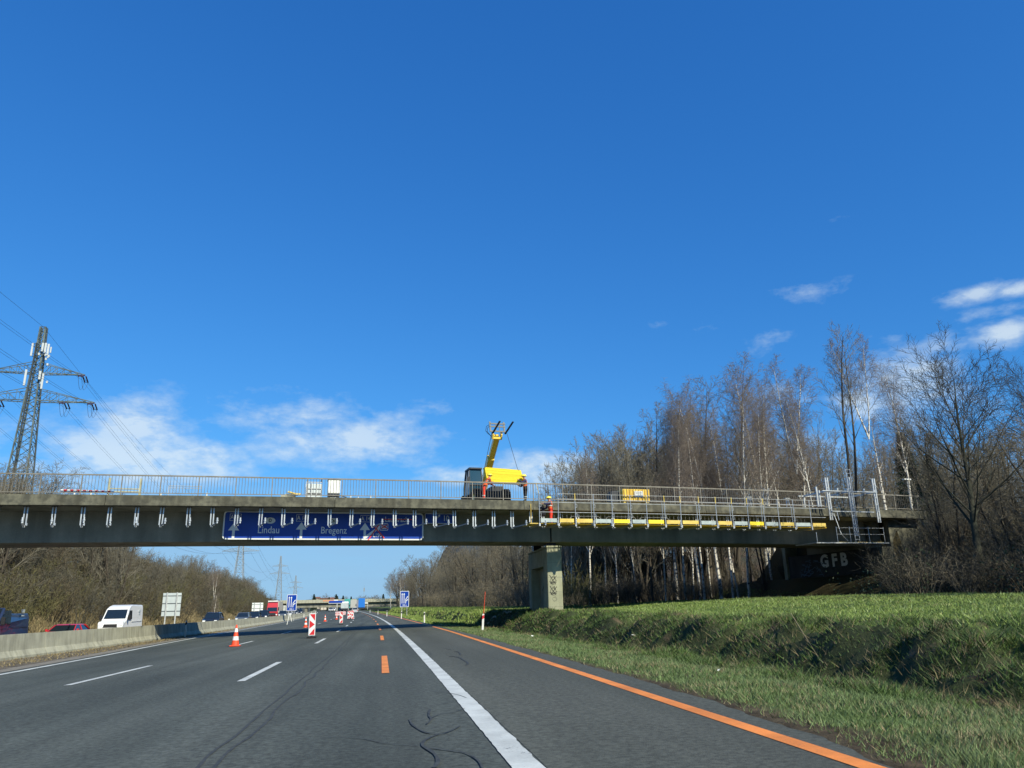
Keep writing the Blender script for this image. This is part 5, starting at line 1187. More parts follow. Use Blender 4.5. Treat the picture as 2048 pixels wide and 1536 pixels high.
for (px, py0, py1, o, w) in ((66, 686, 712, -1.2, .30), (86.5, 686, 703, -1.1, .34), (92.5, 686, 706, -1.0, .34), (98, 688, 711, -.8, .34), (102.5, 694, 706, -.2, .22), (53, 739, 771, -1.3, .34), (81, 742, 759, -1.5, .36), (87, 747, 778, -1.6, .32)):
    a = at_y(px, py0, Yp+o); b = at_y(px, py1, Yp+o); m = MB().b2(-w/2, w/2, -.12, .12, 0, float(a[2]-b[2]))
    e = m.build('antenna', M['antenna_grey'], None, .04); e.parent = py_; v = py_.matrix_basis.inverted() @ Vector((float(a[0]), Yp+o, float(b[2]))); py_m = Matrix.Rotation(-py_.rotation_euler.z, 4, 'Z'); v = py_m @ (Vector((float(a[0]), Yp+o, float(b[2])))-Vector(py_.location)); e.location = v
for (px, py, o) in ((91, 710, -1.2), (96, 714, -1.2), (92, 718, -1.1), (78, 708, -1.3), (95, 729, -1.0), (82, 766, -1.4), (94, 764, -1.2), (98, 712, -1)):
    a = at_y(px, py, Yp+o); v = Matrix.Rotation(-py_.rotation_euler.z, 4, 'Z') @ (Vector((float(a[0]), Yp+o, float(a[2])))-Vector(py_.location)); MB().b2(-.15, .15, -.12, .12, -.22, .22).build('radio_unit', M['antenna_grey'], py_, .03, loc=v)
m = MB(); hz = armz(702, 88)
for zz in (hz-1.0, hz+1.0):
    for i in range(8): a, b = 2*math.pi*i/8, 2*math.pi*(i+1)/8; m.bar((1.45*math.cos(a), 1.45*math.sin(a), zz), (1.45*math.cos(b), 1.45*math.sin(b), zz), .09)
m.build('antenna_ring', M['pylon_dark'], py_)
m = MB(); m.bar((-.75, -1.7, 6), (-.45, -1.05, Ht_ if False else armz(690, 88)), .5, .12); m.build('cable_ladder', M['pylon_dark'], py_)
far = []
for (px, Y, pyt, lab) in ((486, 492, 1045, 'lattice power pylon seen under the overpass, mostly hidden by it'), (562, 880, 1112, 'grey distant power pylon with two cross arms under the overpass'), (592, 1163, 1151, 'most distant small power pylon right of the other two')):
    t = at_y(px, pyt, Y); g0 = min(Hs(float(t[0]), Y), float(t[2])-45)
    rr_, tt = pylon((float(t[0]), Y, g0), float(t[2]), 7., 1.2, [((float(t[2])-g0)*.62, 10.8, 2.2, (.48, .97)), ((float(t[2])-g0)*.78, 8.3, 2.0, (.97,))], lab, False, 'far_pylon', 0., .24 if Y > 600 else .2)
    far.append((rr_, tt, float(t[2])))
def wpt(root, x, z): a = root.rotation_euler.z; return Vector((root.location.x+x*math.cos(a), root.location.y+x*math.sin(a), root.location.z+z))
spans = [(py_, tips, far[0][0], far[0][1]), (far[0][0], far[0][1], far[1][0], far[1][1]), (far[1][0], far[1][1], far[2][0], far[2][1])]
order = lambda t: sorted(t, key=lambda q: (round(q[1]), q[0]))
def catenary(a, b, sag, r, n=14, twin=0.0):
    m = MB()
    for dx in ((-twin, twin) if twin else (0,)):
        pts = [a.lerp(b, t)+Vector((dx, 0, -4*sag*t*(1-t))) for t in np.linspace(0, 1, n)]; m.path(pts, r, 4)
    return m
for si, (ra, ta, rb_, tb) in enumerate(spans):
    for i, (p, q) in enumerate(zip(order(ta), order(tb))):
        a = wpt(ra, p[0], p[1]-.8); b = wpt(rb_, q[0], q[1]-.8)
        tag(catenary(a, b, 11 if si else 9, .022 if si == 0 else .05, 16, .30 if si == 0 else 0).build('power_cable', M['cable'], None), 'thin twin power cable running from the near pylon to the next one' if si == 0 else 'thin power cable strung between the distant pylons', 'cable', 'cables from the near pylon onwards' if si == 0 else 'cables between the distant pylons')
for i, p in enumerate(order(tips)):
    a = wpt(py_, p[0], p[1]-.8); b = a+Vector((26, -330, 6))
    tag(catenary(a, b, 9, .022, 18, .30).build('power_cable', M['cable'], None), 'thin twin power cable running from the near pylon out of the picture at the left', 'cable', 'cables from the near pylon towards the camera')
a = Vector((cxp, Yp, float(tp[2]))); tag(catenary(a, wpt(far[0][0], 0, far[0][2]-far[0][0].location.z), 8, .03, 16).build('power_cable', M['cable'], None), 'single earth wire from the top of the near pylon to the next one', 'cable'); tag(catenary(a, a+Vector((26, -330, 6)), 8, .03, 18).build('power_cable', M['cable'], None), 'single earth wire from the top of the near pylon leaving the picture at the left', 'cable')
print('objects done', time.time()-T0)

# ------------------------------------------------------------------ trees
def nrm(v):
    l = math.sqrt(v[0]*v[0]+v[1]*v[1]+v[2]*v[2]) or 1; return (v[0]/l, v[1]/l, v[2]/l)
def perp(d, ang, phi):                           # direction leaning by ang away from d at azimuth phi
    u = (0, 0, 1) if abs(d[2]) < .9 else (1, 0, 0)
    x = nrm((u[1]*d[2]-u[2]*d[1], u[2]*d[0]-u[0]*d[2], u[0]*d[1]-u[1]*d[0])); y = (d[1]*x[2]-d[2]*x[1], d[2]*x[0]-d[0]*x[2], d[0]*x[1]-d[1]*x[0])
    c, s = math.cos(ang), math.sin(ang); cp_, sp_ = math.cos(phi), math.sin(phi)
    return nrm(tuple(d[i]*c+(x[i]*cp_+y[i]*sp_)*s for i in range(3)))
def grow(seed, Pm):
    rg = random.Random(seed); S = []              # (x0,y0,z0,x1,y1,z1,r0,r1,level)
    nl = len(Pm['n'])
    def br(p, d, L, r, lv):
        k = Pm['seg'][lv]; pts = [p]; dirs = []; ra = [r]
        for i in range(k):
            w = Pm['wig'][lv]; tz = Pm['trop'][lv]
            d = nrm((d[0]+rg.uniform(-w, w), d[1]+rg.uniform(-w, w), d[2]+rg.uniform(-w, w)+tz))
            q = (p[0]+d[0]*L/k, p[1]+d[1]*L/k, p[2]+d[2]*L/k); r1 = r*(1-(i+1)/k*(1-Pm['tip'][lv]))
            S.append((*p, *q, ra[-1], r1, lv)); p = q; pts.append(p); dirs.append(d); ra.append(r1)
        if lv < nl:
            n = Pm['n'][lv]; t0 = Pm['t0'][lv]; ph = rg.uniform(0, 6.28)
            for j in range(n):
                t = t0+(1-t0)*(j+rg.random())/n; f = t*k; i = min(int(f), k-1); f -= i; a, b = pts[i], pts[i+1]
                q = tuple(a[m_]+(b[m_]-a[m_])*f for m_ in range(3)); ph += 2.4+rg.uniform(-.4, .4)
                ang = R_(rg.uniform(*Pm['ang'][lv])); sh = Pm['shape'][lv]; ln = L*Pm['ratio'][lv]*(sh[0]+(sh[1]-sh[0])*t)*rg.uniform(.75, 1.2)
                rr_ = min(ra[i]*.75, ra[i]*Pm['rr'][lv])*(.6+.4*rg.random())
                br(q, perp(dirs[i], ang, ph), ln, max(rr_, Pm['rmin']), lv+1)
    for st in Pm['stems']:
        br(st[0], nrm(st[1]), st[2], st[3], 0)
    return np.array(S)
def tubes(S, n):
    a = S[:, 0:3]; b = S[:, 3:6]; d = b-a; L = np.linalg.norm(d, axis=1, keepdims=True); d = d/np.maximum(L, 1e-6)
    u = np.where(np.abs(d[:, 2:3]) < .9, np.array([[0, 0, 1.]]), np.array([[1., 0, 0]])); x = np.cross(u, d); x /= np.linalg.norm(x, axis=1, keepdims=True); y = np.cross(d, x)
    V = np.empty((len(S), 2*n, 3)); an = 2*np.pi*np.arange(n)/n
    for k in range(n):
        o = x*math.cos(an[k])+y*math.sin(an[k]); V[:, k] = a+o*S[:, 6:7]; V[:, n+k] = b+o*S[:, 7:8]
    f = np.array([[k, (k+1) % n, n+(k+1) % n, n+k] for k in range(n)]); F = (np.arange(len(S))[:, None, None]*2*n+f[None]).reshape(-1, 4)
    return V.reshape(-1, 3), F
def tree_meshes(nm, seed, Pm, bark, twig, lvt=1, nt=3):
    S = grow(seed, Pm); tr = S[S[:, 8] < lvt]; cr = S[S[:, 8] >= lvt]
    V1, F1 = tubes(tr, 7); me1 = np_mesh(nm+'_trunk', V1, F1, bark, True)
    big = cr[cr[:, 6] > .035]; sm = cr[cr[:, 6] <= .035]
    V2, F2 = tubes(big, 5); V3, F3 = tubes(sm, nt)
    me2 = np_mesh(nm+'_crown', np.concatenate([V2, V3]), np.concatenate([F2, F3+len(V2)]), twig)
    me2.materials.append(bark); mi = np.zeros(len(F2)+len(F3), np.int32); mi[:len(F2)] = 1; me2.polygons.foreach_set('material_index', mi)
    return me1, me2, float(S[:, 5].max())
B3 = dict(seg=[9, 5, 4, 3], wig=[.05, .13, .2, .25], trop=[.03, .12, .06, .0], tip=[.15, .2, .3, .5], n=[26, 8, 7], t0=[.30, .18, .15], ang=[(32, 58), (28, 55), (25, 55)], ratio=[.36, .48, .42], shape=[(1.15, .35), (1., .6), (1, .7)], rr=[.45, .5, .5], rmin=.011)
def var(**k): d = dict(B3); d.update(k); return d
SPEC = {
 'birch': var(stems=[((0, 0, -.5), (.02, 0, 1), 19.5, .21)], n=[30, 10, 10], t0=[.36, .15, .05], ang=[(26, 50), (25, 50), (25, 65)], ratio=[.29, .50, .62], shape=[(1.2, .5), (1., .6), (1, .7)], trop=[.03, .16, .0, -.26], wig=[.06, .10, .2, .16], rmin=.010, tip=[.12, .2, .3, .5]),
 'forked_birch': var(stems=[((0, 0, -.5), (.03, .0, 1), 11.0, .19), ((.3, 0, 9.), (-.30, .05, 1), 9.5, .09), ((.3, 0, 9.2), (.26, .0, 1), 10, .10)], n=[15, 10, 9], t0=[.25, .15, .05], ang=[(25, 48), (25, 50), (25, 65)], ratio=[.36, .50, .60], trop=[.04, .15, .0, -.18], wig=[.06, .10, .2, .16], rmin=.010),
 'ash': var(stems=[((0, 0, -.5), (0, 0, 1), 15.5, .30)], n=[30, 11, 10], t0=[.30, .16, .12], ang=[(32, 60), (28, 52), (25, 50)], ratio=[.52, .48, .40], shape=[(1.2, .45), (1, .6), (1, .7)], trop=[.02, .10, .07, .03], wig=[.05, .11, .17, .2], rr=[.42, .5, .5], rmin=.013, tip=[.08, .2, .3, .5]),
 'tall_twin': var(stems=[((0, 0, -.5), (-.05, 0, 1), 19, .17), ((.08, 0, -.5), (.07, 0, 1), 18.5, .16)], n=[17, 6, 5], t0=[.48, .2, .2], ang=[(22, 42), (22, 45), (20, 45)], ratio=[.30, .48, .45], trop=[.03, .14, .08, .05], rmin=.012),
 'bushy': var(stems=[((0.2*i, .15*(i % 2), -.5), (.22*math.cos(i*1.9), .22*math.sin(i*1.9), 1), 10.5-.5*(i % 3), .12) for i in range(5)], n=[12, 8, 8], t0=[.16, .15, .1], ang=[(22, 48), (25, 50), (25, 55)], ratio=[.42, .48, .45], trop=[.02, .10, .05, .0], rmin=.012),
 'dense': var(stems=[((0, 0, -.5), (0, 0, 1), 18, .22)], n=[30, 8, 7], t0=[.22, .15, .1], ang=[(35, 62), (30, 55), (25, 60)], ratio=[.27, .46, .48], shape=[(1.3, .35), (1, .6), (1, .7)], trop=[.02, .08, .0, -.06], rmin=.012, tip=[.05, .2, .3, .5]),
 'round_brown': var(stems=[((0, 0, -.5), (.02, .02, 1), 8.5, .26), ((0.1, 0, 2.5), (-.45, .2, 1), 8, .14), ((0.1, 0, 2.8), (.45, -.1, 1), 8, .14)], n=[13, 9, 9], t0=[.2, .15, .1], ang=[(35, 65), (30, 60), (30, 65)], ratio=[.52, .46, .46], trop=[.0, .04, -.02, -.08], rmin=.012),
}
MATS = {'birch': ('birch_bark', 'twig_purple'), 'forked_birch': ('birch_bark', 'twig_purple'), 'ash': ('bark_dark', 'twig_dark'), 'tall_twin': ('bark', 'twig_grey'), 'bushy': ('bark', 'twig_grey'), 'dense': ('bark', 'twig_brown'), 'round_brown': ('bark', 'twig_brown')}
TM = {}
for i, (k, Pm) in enumerate(SPEC.items()):
    for v in range(2 if k in ('birch', 'bushy', 'dense', 'round_brown') else 1):
        TM[(k, v)] = tree_meshes(k, 21+i*7+v*101, Pm, M[MATS[k][0]], M[MATS[k][1]], 1, 3)
def conifer(seed, Hc=17., R0=3.1):
    rg = np.random.RandomState(seed); n = 15000; z = rg.rand(n)**.8*.95+.04; an = rg.rand(n)*2*np.pi; lay = (z*26) % 1.0
    r = R0*(1-z)**.85*(.35+.65*rg.rand(n)**.5)*(.75+.35*lay)*(1+.25*np.sin(an*3+z*17)); c = np.stack([r*np.cos(an), r*np.sin(an), z*Hc-.28*r], 1)
    d = np.stack([np.cos(an), np.sin(an), -.35+0*an], 1)+rg.randn(n, 3)*.35; d /= np.linalg.norm(d, axis=1, keepdims=True); s = np.cross(d, rg.randn(n, 3)); s /= np.linalg.norm(s, axis=1, keepdims=True)
    L = .28+.25*rg.rand(n, 1); V = np.stack([c-s*.05, c+s*.05, c+d*L], 1).reshape(-1, 3); F = np.arange(3*n).reshape(-1, 3)
    me2 = np_mesh('spruce_crown', V, F, M['needle']); m = MB().tube((0, 0, -.5), (0, 0, Hc), .2, .02, 7); return m.mesh('spruce_trunk', M['bark'], flip=False), me2, Hc
TM[('spruce', 0)] = conifer(3); TM[('spruce', 1)] = conifer(8, 15, 3.6)
def tree(kind, x, y, h, rot, label, group=None, v=0, sx=1.0, name=None):
    v = v if (kind, v) in TM else 0; a, b, H0 = TM[(kind, v)]; z = ground_z(x, y) if abs(x) < 900 else 0
    r = empty(name or {'birch': 'birch_tree', 'forked_birch': 'birch_tree', 'spruce': 'spruce_tree'}.get(kind, 'bare_tree'), (x, y, z-.1), rot, label, 'tree', group); s = h/H0; r.scale = (s*sx, s*sx, s); tl_ = random.Random(int(x*31+y*17)); r.rotation_euler = (R_(tl_.uniform(-3.5, 3.5)), R_(tl_.uniform(-3.5, 3.5)), rot)
    link('trunk', a, None, r); link('crown', b, None, r); return r
def tree_px(kind, px, py, Y, rot, label, group=None, v=0, sx=1.0):
    q = at_y(px, py, Y); x = float(q[0]); h = float(q[2])-Hs(x, Y); return tree(kind, x, Y, max(h, 3.), rot, label, group, v, sx)
# trees one can single out, right of the road (top pixel in the photograph, distance)
for t in [
 ('bushy', 1150, 948, 84, .3, 'low bare tree at the left end of the wood, behind the gangway worker', None, 0, .9),
 ('bushy', 1222, 862, 78, 1.1, 'rounded many stemmed bare tree, second from the left end of the wood', None, 1, .95),
 ('bushy', 1272, 848, 73, 2.2, 'bare tree right of the rounded many stemmed one, above the yellow container', None, 0, .75),
 ('birch', 1322, 756, 74, .5, 'leftmost tall white stemmed birch with drooping purple twigs', None, 0, 1.05),
 ('birch', 1366, 772, 72, 1.7, 'second tall birch from the left with a slender white stem', None, 1, 1.0),
 ('dense', 1385, 745, 79, 2.6, 'dense brown twiggy tree among the left birches', None, 0, 1.0),
 ('dense', 1428, 712, 75, 1.0, 'tall dense greyish tree rising above the left birches', None, 1, .9),
 ('birch', 1400, 735, 70, 3.9, 'white stemmed birch in front of the dense brown tree', None, 0, .9),
 ('birch', 1486, 706, 74, 2.9, 'tall birch with a bushy narrow crown in the middle of the wood', None, 1, 1.0),
 ('birch', 1508, 740, 69, .2, 'white birch just right of the narrow crowned one', None, 0, .8),
 ('forked_birch', 1556, 704, 73, .4, 'wide forked white birch left of the tall twin stemmed tree', None, 0, 1.05),
 ('tall_twin', 1652, 657, 69, .1, 'tall dark twin stemmed bare tree above the short ladder', None, 0, 1.1),
 ('birch', 1605, 790, 78, 2.0, 'slim low birch between the forked birch and the twin stemmed tree', None, 1, .8),
 ('forked_birch', 1716, 662, 66, 2.7, 'tall birch with bright white limbs rising behind the scaffold frame', None, 0, .85),
 ('birch', 1768, 700, 68, 4.4, 'birch behind the branches of the big dark tree', None, 0, .8),
 ('ash', 1866, 642, 37.5, .9, 'big wide dark bare tree in front of the right end of the overpass', None, 0, 1.0),
 ('round_brown', 1992, 792, 43, .5, 'dense brown round crowned tree at the right edge', None, 0, 1.15),
 ('ash', 2052, 686, 60, 2.9, 'bare dark tree at the far right edge rising behind the round brown one', None, 0, 1.0),
 ('spruce', 1812, 858, 72, 0, 'dark green spruce behind the street lamp', None, 0, 1.1),
 ('spruce', 1850, 905, 68, 1, 'lower dark green spruce right of the taller one behind the street lamp', None, 1, 1.2)]:
    tree_px(t[0], t[1], t[2], t[3], t[4], t[5], t[6], t[7], t[8])
for i, (px, py) in enumerate(((1340, 800), (1376, 815), (1425, 770), (1452, 742), (1500, 770), (1540, 790), (1592, 745))): tree_px('birch', px, py, 67+i % 3, i*1.7, 'slim pale stemmed birch in the front row of the wood behind the gangway', 'slim front row birches', i % 2, .62)
for t in ((1292, 805, 77, 1.5), (1345, 762, 78, 4.0), (1250, 842, 76, 5.0)): tree_px('dense', t[0], t[1], t[2], t[3], 'dense twiggy bare tree at the left shoulder of the birch stand', 'dense trees at the left shoulder of the birches', 0, 1.0)
rr = random.Random(77)
for i in range(9): tree_px('bushy', 1165+i*19, 905-i*9+(i%3)*8, 80+3*(i%3), i*1.3, 'many stemmed bare tree filling the left end of the wood above the gangway', 'left end of the wood above the gangway', i%2, .9)
# filler trees of the right wood behind the overpass
for i in range(30):
    px = 1130+i*17+rr.uniform(-10, 10); Y = rr.uniform(82, 104); py = 905-(px-1130)*.14+rr.uniform(-20, 30) if px < 1330 else rr.uniform(800, 890)
    tree_px(rr.choice(['bushy', 'dense', 'birch', 'tall_twin']), px, py, Y, rr.uniform(0, 6), 'bare tree in the rear rows of the wood behind the overpass on the right', 'rear trees of the wood behind the overpass', rr.randint(0, 1), .8)
for i in range(20):
    px = 1610+i*21+rr.uniform(-10, 10); tree_px(rr.choice(['bushy', 'dense', 'round_brown']), px, rr.uniform(850, 910), rr.uniform(72, 96), rr.uniform(0, 6), 'bare tree in the thicket behind the right end of the overpass', 'thicket behind the right end of the overpass', rr.randint(0, 1), .85)
# thin trunks standing under and behind the bridge
for i in range(14):
    px = 1150+i*30+rr.uniform(-7, 7); Y = rr.uniform(66, 80); x = float(at_y(px, 1195, Y)[0])
    tree(rr.choice(['birch', 'birch', 'tall_twin', 'dense']), x, Y, rr.uniform(11, 15.5), rr.uniform(0, 6), 'slender trunk standing at the edge of the wood seen below the girder', 'slender trees seen below the girder on the right', rr.randint(0, 1), .75)
# right foreground thicket on the embankment slope, running on past the edge of the picture
for i in range(20):
    Y = rr.uniform(22, 47); x = rr.uniform(29, 46)
    if Y > 32 and x < 34: x += 5
    tree(rr.choice(['bushy', 'round_brown', 'dense']), x+.0, Y, rr.uniform(7, 12.5), rr.uniform(0, 6), 'bare tree in the dark thicket at the right edge of the meadow', 'thicket at the right edge of the meadow', rr.randint(0, 1), 1.0)
for (ss_, oo_, hh_) in ((32.4, -2.2, 4.2), (33.6, -3.4, 5.0), (34.8, -1.8, 4.6), (36.2, -3.0, 5.6), (37.5, -1.2, 6.0)):
    w_ = W(ss_, oo_); tree('bushy', float(w_[0]), float(w_[1]), hh_, ss_*3, 'small bare bush tree hiding the right end of the overpass', 'bushes at the right end of the overpass', 0, 1.1)
for i in range(16):
    Y = rr.uniform(-12, 24); x = rr.uniform(33, 56); tree(rr.choice(['bushy', 'dense', 'round_brown', 'spruce']), x, Y, rr.uniform(11, 17), rr.uniform(0, 6), 'tree of the wood right of the meadow beside the camera', 'wood right of the meadow', rr.randint(0, 1), 1.1)
# far wood along the right side of the road beyond the overpass
for i in range(46):
    Y = 104+i*6.2+rr.uniform(-2, 2); u = 18.0+rr.uniform(0, 9)+(Y-104)*.012; x = u+float(kx(Y)); hh = rr.uniform(13, 17.5)
    tree(rr.choice(['dense', 'bushy', 'round_brown', 'dense']), x, Y, hh, rr.uniform(0, 6), 'bare tree in the wood along the right side of the motorway beyond the overpass', 'wood along the right side beyond the overpass', rr.randint(0, 1), 1.0)
for i in range(26):
    Y = 110+i*10+rr.uniform(-3, 3); u = 33+rr.uniform(0, 14); x = u+float(kx(Y)); tree(rr.choice(['dense', 'bushy', 'round_brown', 'dense', 'spruce']), x, Y, rr.uniform(15, 20), rr.uniform(0, 6), 'bare tree in the wood along the right side of the motorway beyond the overpass', 'wood along the right side beyond the overpass', rr.randint(0, 1), 1.1)
for px, py, lab in ((803, 1128, 'grey upright bare tree left of the right blue lane sign, taller one'), (783, 1140, 'grey upright bare tree left of the taller one at the wood end')): tree_px('birch', px, py, 270, .3, lab, None, 0, 1.2)
# left cutting: trees on the slope and along its top
tree_px('bushy', 12, 893, 74, .4, 'brown bare tree at the left edge in front of the big pylon', None, 0, 1.1)
tree_px('round_brown', 52, 912, 78, .9, 'bare tree above the railing at the foot of the big pylon', None, 1, 1.0)
for i in range(9): tree_px('round_brown', -60+i*14, rr.uniform(910, 945), rr.uniform(74, 92), rr.uniform(0, 6), 'brown bare tree on top of the left slope above the railing', 'trees on the left slope above the railing', i % 2, .95)
for i, (px, py) in enumerate(((125, 958), (205, 965), (260, 968))): tree_px('bushy', px, py, 100, i, 'low bare tree top showing between the railing bars at the left', 'low tree tops between the railing bars', 0, 1)
tree_px('forked_birch', 436, 1128, 100, 1.2, 'pale stemmed young tree low on the left slope right of the tall sign back', None, 0, .9)
for i in range(60):
    Y = 72+i*4.6+rr.uniform(-2, 2); u = -34.5-rr.uniform(0, 12); x = u+float(kx(Y)); hh = rr.uniform(5.0, 7.5)
    tree(rr.choice(['bushy', 'round_brown', 'bushy', 'dense']), x, Y, hh, rr.uniform(0, 6), 'small bare tree on the brown slope left of the motorway', 'small trees on the left slope', rr.randint(0, 1), 1.1)
for i in range(24):
    px = 625+i*6.2+rr.uniform(-3, 3); Y = rr.uniform(440, 520); q = at_y(px, rr.uniform(1186, 1194), Y); x = float(q[0]); tree(rr.choice(['dense', 'round_brown', 'spruce']), x, Y, max(float(q[2])-Hs(x, Y), 4), rr.uniform(0, 6), 'tiny distant tree on the skyline behind the far overpass', 'distant trees behind the far overpass', 0, 1.3)
print('trees', time.time()-T0)

# ------------------------------------------------------------------ brushwood, grass
def shrubseg(seed, h=2.6, n=9, thick=.016, spread=.55):
    Pm = dict(seg=[4, 3, 2], wig=[.18, .25, .3], trop=[.06, .05, .0], tip=[.4, .5, .6], n=[6, 4], t0=[.2, .2], ang=[(20, 55), (25, 60)], ratio=[.5, .55], shape=[(1.1, .6), (1, .7)], rr=[.7, .8], rmin=thick*.55,
              stems=[((.25*math.cos(i*2.4), .25*math.sin(i*2.4), -.1), (spread*math.cos(i*2.4+.5), spread*math.sin(i*2.4+.5), 1), h*(.7+.3*((i*7) % 5)/5), thick) for i in range(n)])
    return grow(seed, Pm)
SH = [shrubseg(300+i) for i in range(5)]
def mass(name, pts, mat, label, cat, smin=.7, smax=1.4, n=3, seed=1, thick=1.0):
    rg = np.random.RandomState(seed); out = []
    for (x, y) in pts:
        S = SH[rg.randint(len(SH))].copy(); sc = rg.uniform(smin, smax); a = rg.rand()*6.28; c, s = math.cos(a), math.sin(a)
        for k in (0, 3): X = S[:, k].copy(); S[:, k] = X*c-S[:, k+1]*s; S[:, k+1] = X*s+S[:, k+1]*c
        S[:, :6] *= sc; S[:, 6:8] *= thick; z = ground_z(x, y); S[:, [0, 3]] += x; S[:, [1, 4]] += y; S[:, [2, 5]] += z-.05; out.append(S)
    S = np.concatenate(out); A = S[S[:, 8] < 1]; Bq = S[S[:, 8] >= 1]; V, F = tubes(A, 3)
    T = np.concatenate([F[:, [0, 1, 2]], F[:, [0, 2, 3]]]); a = Bq[:, 0:3]; b = Bq[:, 3:6]; d = b-a; w = np.cross(d, rg.randn(len(a), 3)); w /= np.maximum(np.linalg.norm(w, axis=1, keepdims=True), 1e-6)
    W2 = np.stack([a-w*Bq[:, 6:7]*1.1, a+w*Bq[:, 6:7]*1.1, b+d*.35], 1).reshape(-1, 3); T2 = np.arange(len(W2)).reshape(-1, 3)+len(V)
    return tag(link(name, np_mesh(name, np.concatenate([V, W2]), np.concatenate([T, T2]), M[mat])), label, cat, None, 'stuff')
rg = np.random.RandomState(12)
def scat(n, u0, u1, y0, y1, pw=1.0): u = u0+(u1-u0)*rg.rand(n); y = y0+(y1-y0)*rg.rand(n)**pw; return [(float(a+kx(b)), float(b)) for a, b in zip(u, y)]
Lp = scat(860, -46, -28.6, 50, 330, 1.4)
mass('slope_brush', Lp[:360], 'brush_brown', 'brown leafless brushwood covering the left slope', 'brushwood', 1.0, 1.9, 3, 1, 2.3)
mass('slope_brush', Lp[360:620], 'brush_ochre', 'ochre green leafless brushwood mixed into the left slope', 'brushwood', .9, 1.7, 3, 2, 2.3)
mass('slope_brush', Lp[620:], 'brush_grey', 'grey leafless brushwood mixed into the left slope', 'brushwood', 1.0, 2.0, 3, 3, 2.3)
Wp = [p for p in scat(260, 18, 38, 64, 104)]
mass('wood_undergrowth', Wp[:130], 'twig_brown', 'brown undergrowth at the foot of the wood behind the overpass', 'undergrowth', .6, 1.2, 3, 4)
mass('wood_undergrowth', Wp[130:], 'twig_dark', 'dark undergrowth at the foot of the wood behind the overpass', 'undergrowth', .5, 1.1, 3, 5)
q = at_y(1150, 1180, 68); mass('ochre_bush', [(float(q[0])+a, 68+b) for a, b in ((-1.6, 0), (-.8, .6), (0, 0), (.9, .5), (1.7, 0), (.3, 1.2))], 'twig_ochre', 'yellowish bush standing just right of the bridge pier', 'bush', 1.1, 1.6, 3, 6, 1.2)
def thick_pts(n):
    out = []
    while len(out) < n:
        x = 24+rg.rand()*24; y = 14+rg.rand()*36; s, o = to_b(x, y)
        lim = 31.5-.12*max(0, y-20)-.0*y
        d = np.array([x, y, ground_z(x, y)+2.6])-CAM; pxx = CX+F_PX*(d@RV)/(d@FV); pyy = CY-F_PX*(d@UV)/(d@FV)
        if 1560 < pxx < 1765 and pyy < 1150: continue          # keep the abutment wall in the open, as it is
        if x > lim-.25*max(0, y-30) and o < -.4 and x > 25: out.append((float(x), float(y)))
    return out+[tuple(float(v) for v in W(31.5+5*rg.rand(), -.8-4*rg.rand())[:2]) for _ in range(26)]
Tp = thick_pts(270)
mass('bank_thicket', Tp[:170], 'twig_dark', 'dark tangled thicket on the slope in front of the right end of the overpass', 'thicket', .7, 1.5, 3, 7)
mass('bank_thicket', Tp[170:], 'twig_brown', 'brown tangled thicket on the slope in front of the right end of the overpass', 'thicket', .6, 1.4, 3, 8)
mass('wood_undergrowth', scat(190, 17, 28, 104, 330, 1.4), 'twig_brown', 'brown undergrowth of the wood beyond the overpass on the right', 'undergrowth', 1.0, 2.0, 3, 9, 2.0)
# evergreen ivy leaves in the dark thicket
n = 26000; x = 28+rg.rand(n)*17; y = 16+rg.rand(n)*32; keep = vnoise(x, y, .35) > .50; x, y = x[keep], y[keep]; n = len(x)
c = np.stack([x, y, H(x, y)+rg.rand(n)**1.5*2.6*(vnoise(x, y, .5)+.2)], 1); d = rg.randn(n, 3); d /= np.linalg.norm(d, axis=1, keepdims=True); e = np.cross(d, rg.randn(n, 3)); e /= np.linalg.norm(e, axis=1, keepdims=True)
V = np.stack([c, c+d*.07+e*.04, c+d*.14, c+d*.07-e*.04], 1).reshape(-1, 3); tag(link('ivy_leaves', np_mesh('ivy_leaves', V, np.arange(4*n).reshape(-1, 4), M['ivy'])), 'dark evergreen leaves climbing through the right thicket', 'ivy', None, 'stuff')
def blades(name, x, y, h, w, lean, mat, label, cat='grass', zoff=-.02):
    n = len(x); z = H(x, y)+zoff; a = rg.rand(n)*2*np.pi; ln = lean*(.3+rg.rand(n)); b = rg.rand(n)*2*np.pi
    p = np.stack([x, y, z], 1); s = np.stack([np.cos(a), np.sin(a), 0*a], 1)*(w*.5)[:, None]; t = np.stack([np.cos(b)*ln*h, np.sin(b)*ln*h, h], 1); mdl = np.stack([np.cos(b)*ln*h*.25, np.sin(b)*ln*h*.25, h*.6], 1)
    V = np.stack([p-s*1.2, p+s*1.2, p+t], 1).reshape(-1, 3); me = np_mesh(name, V, np.arange(3*n).reshape(-1, 3), M[mat])
    return tag(link(name, me), label, cat, None, 'stuff')
def gscat(n, u0, u1, y0, y1, pw, clump=.0, csc=1.5):
    u = u0+(u1-u0)*rg.rand(n); y = y0+(y1-y0)*rg.rand(n)**pw; x = u+kx(y)
    if clump: k = vnoise(x, y, csc) > clump*rg.rand(n)+(clump-.5)*.4; x, y = x[k], y[k]
    return x, y
x, y = gscat(200000, 3.62, 7.9, 4.5, 62, 2.0, .5, 2.2); u = x-kx(y); k = (u > asphalt_edge(y)+.0+.25*rg.rand(len(u))**2) & (rg.rand(len(u)) < .35+.65*sst(asphalt_edge(y)+.05, asphalt_edge(y)+.7, u)); x, y = x[k], y[k]; nn_ = len(x)
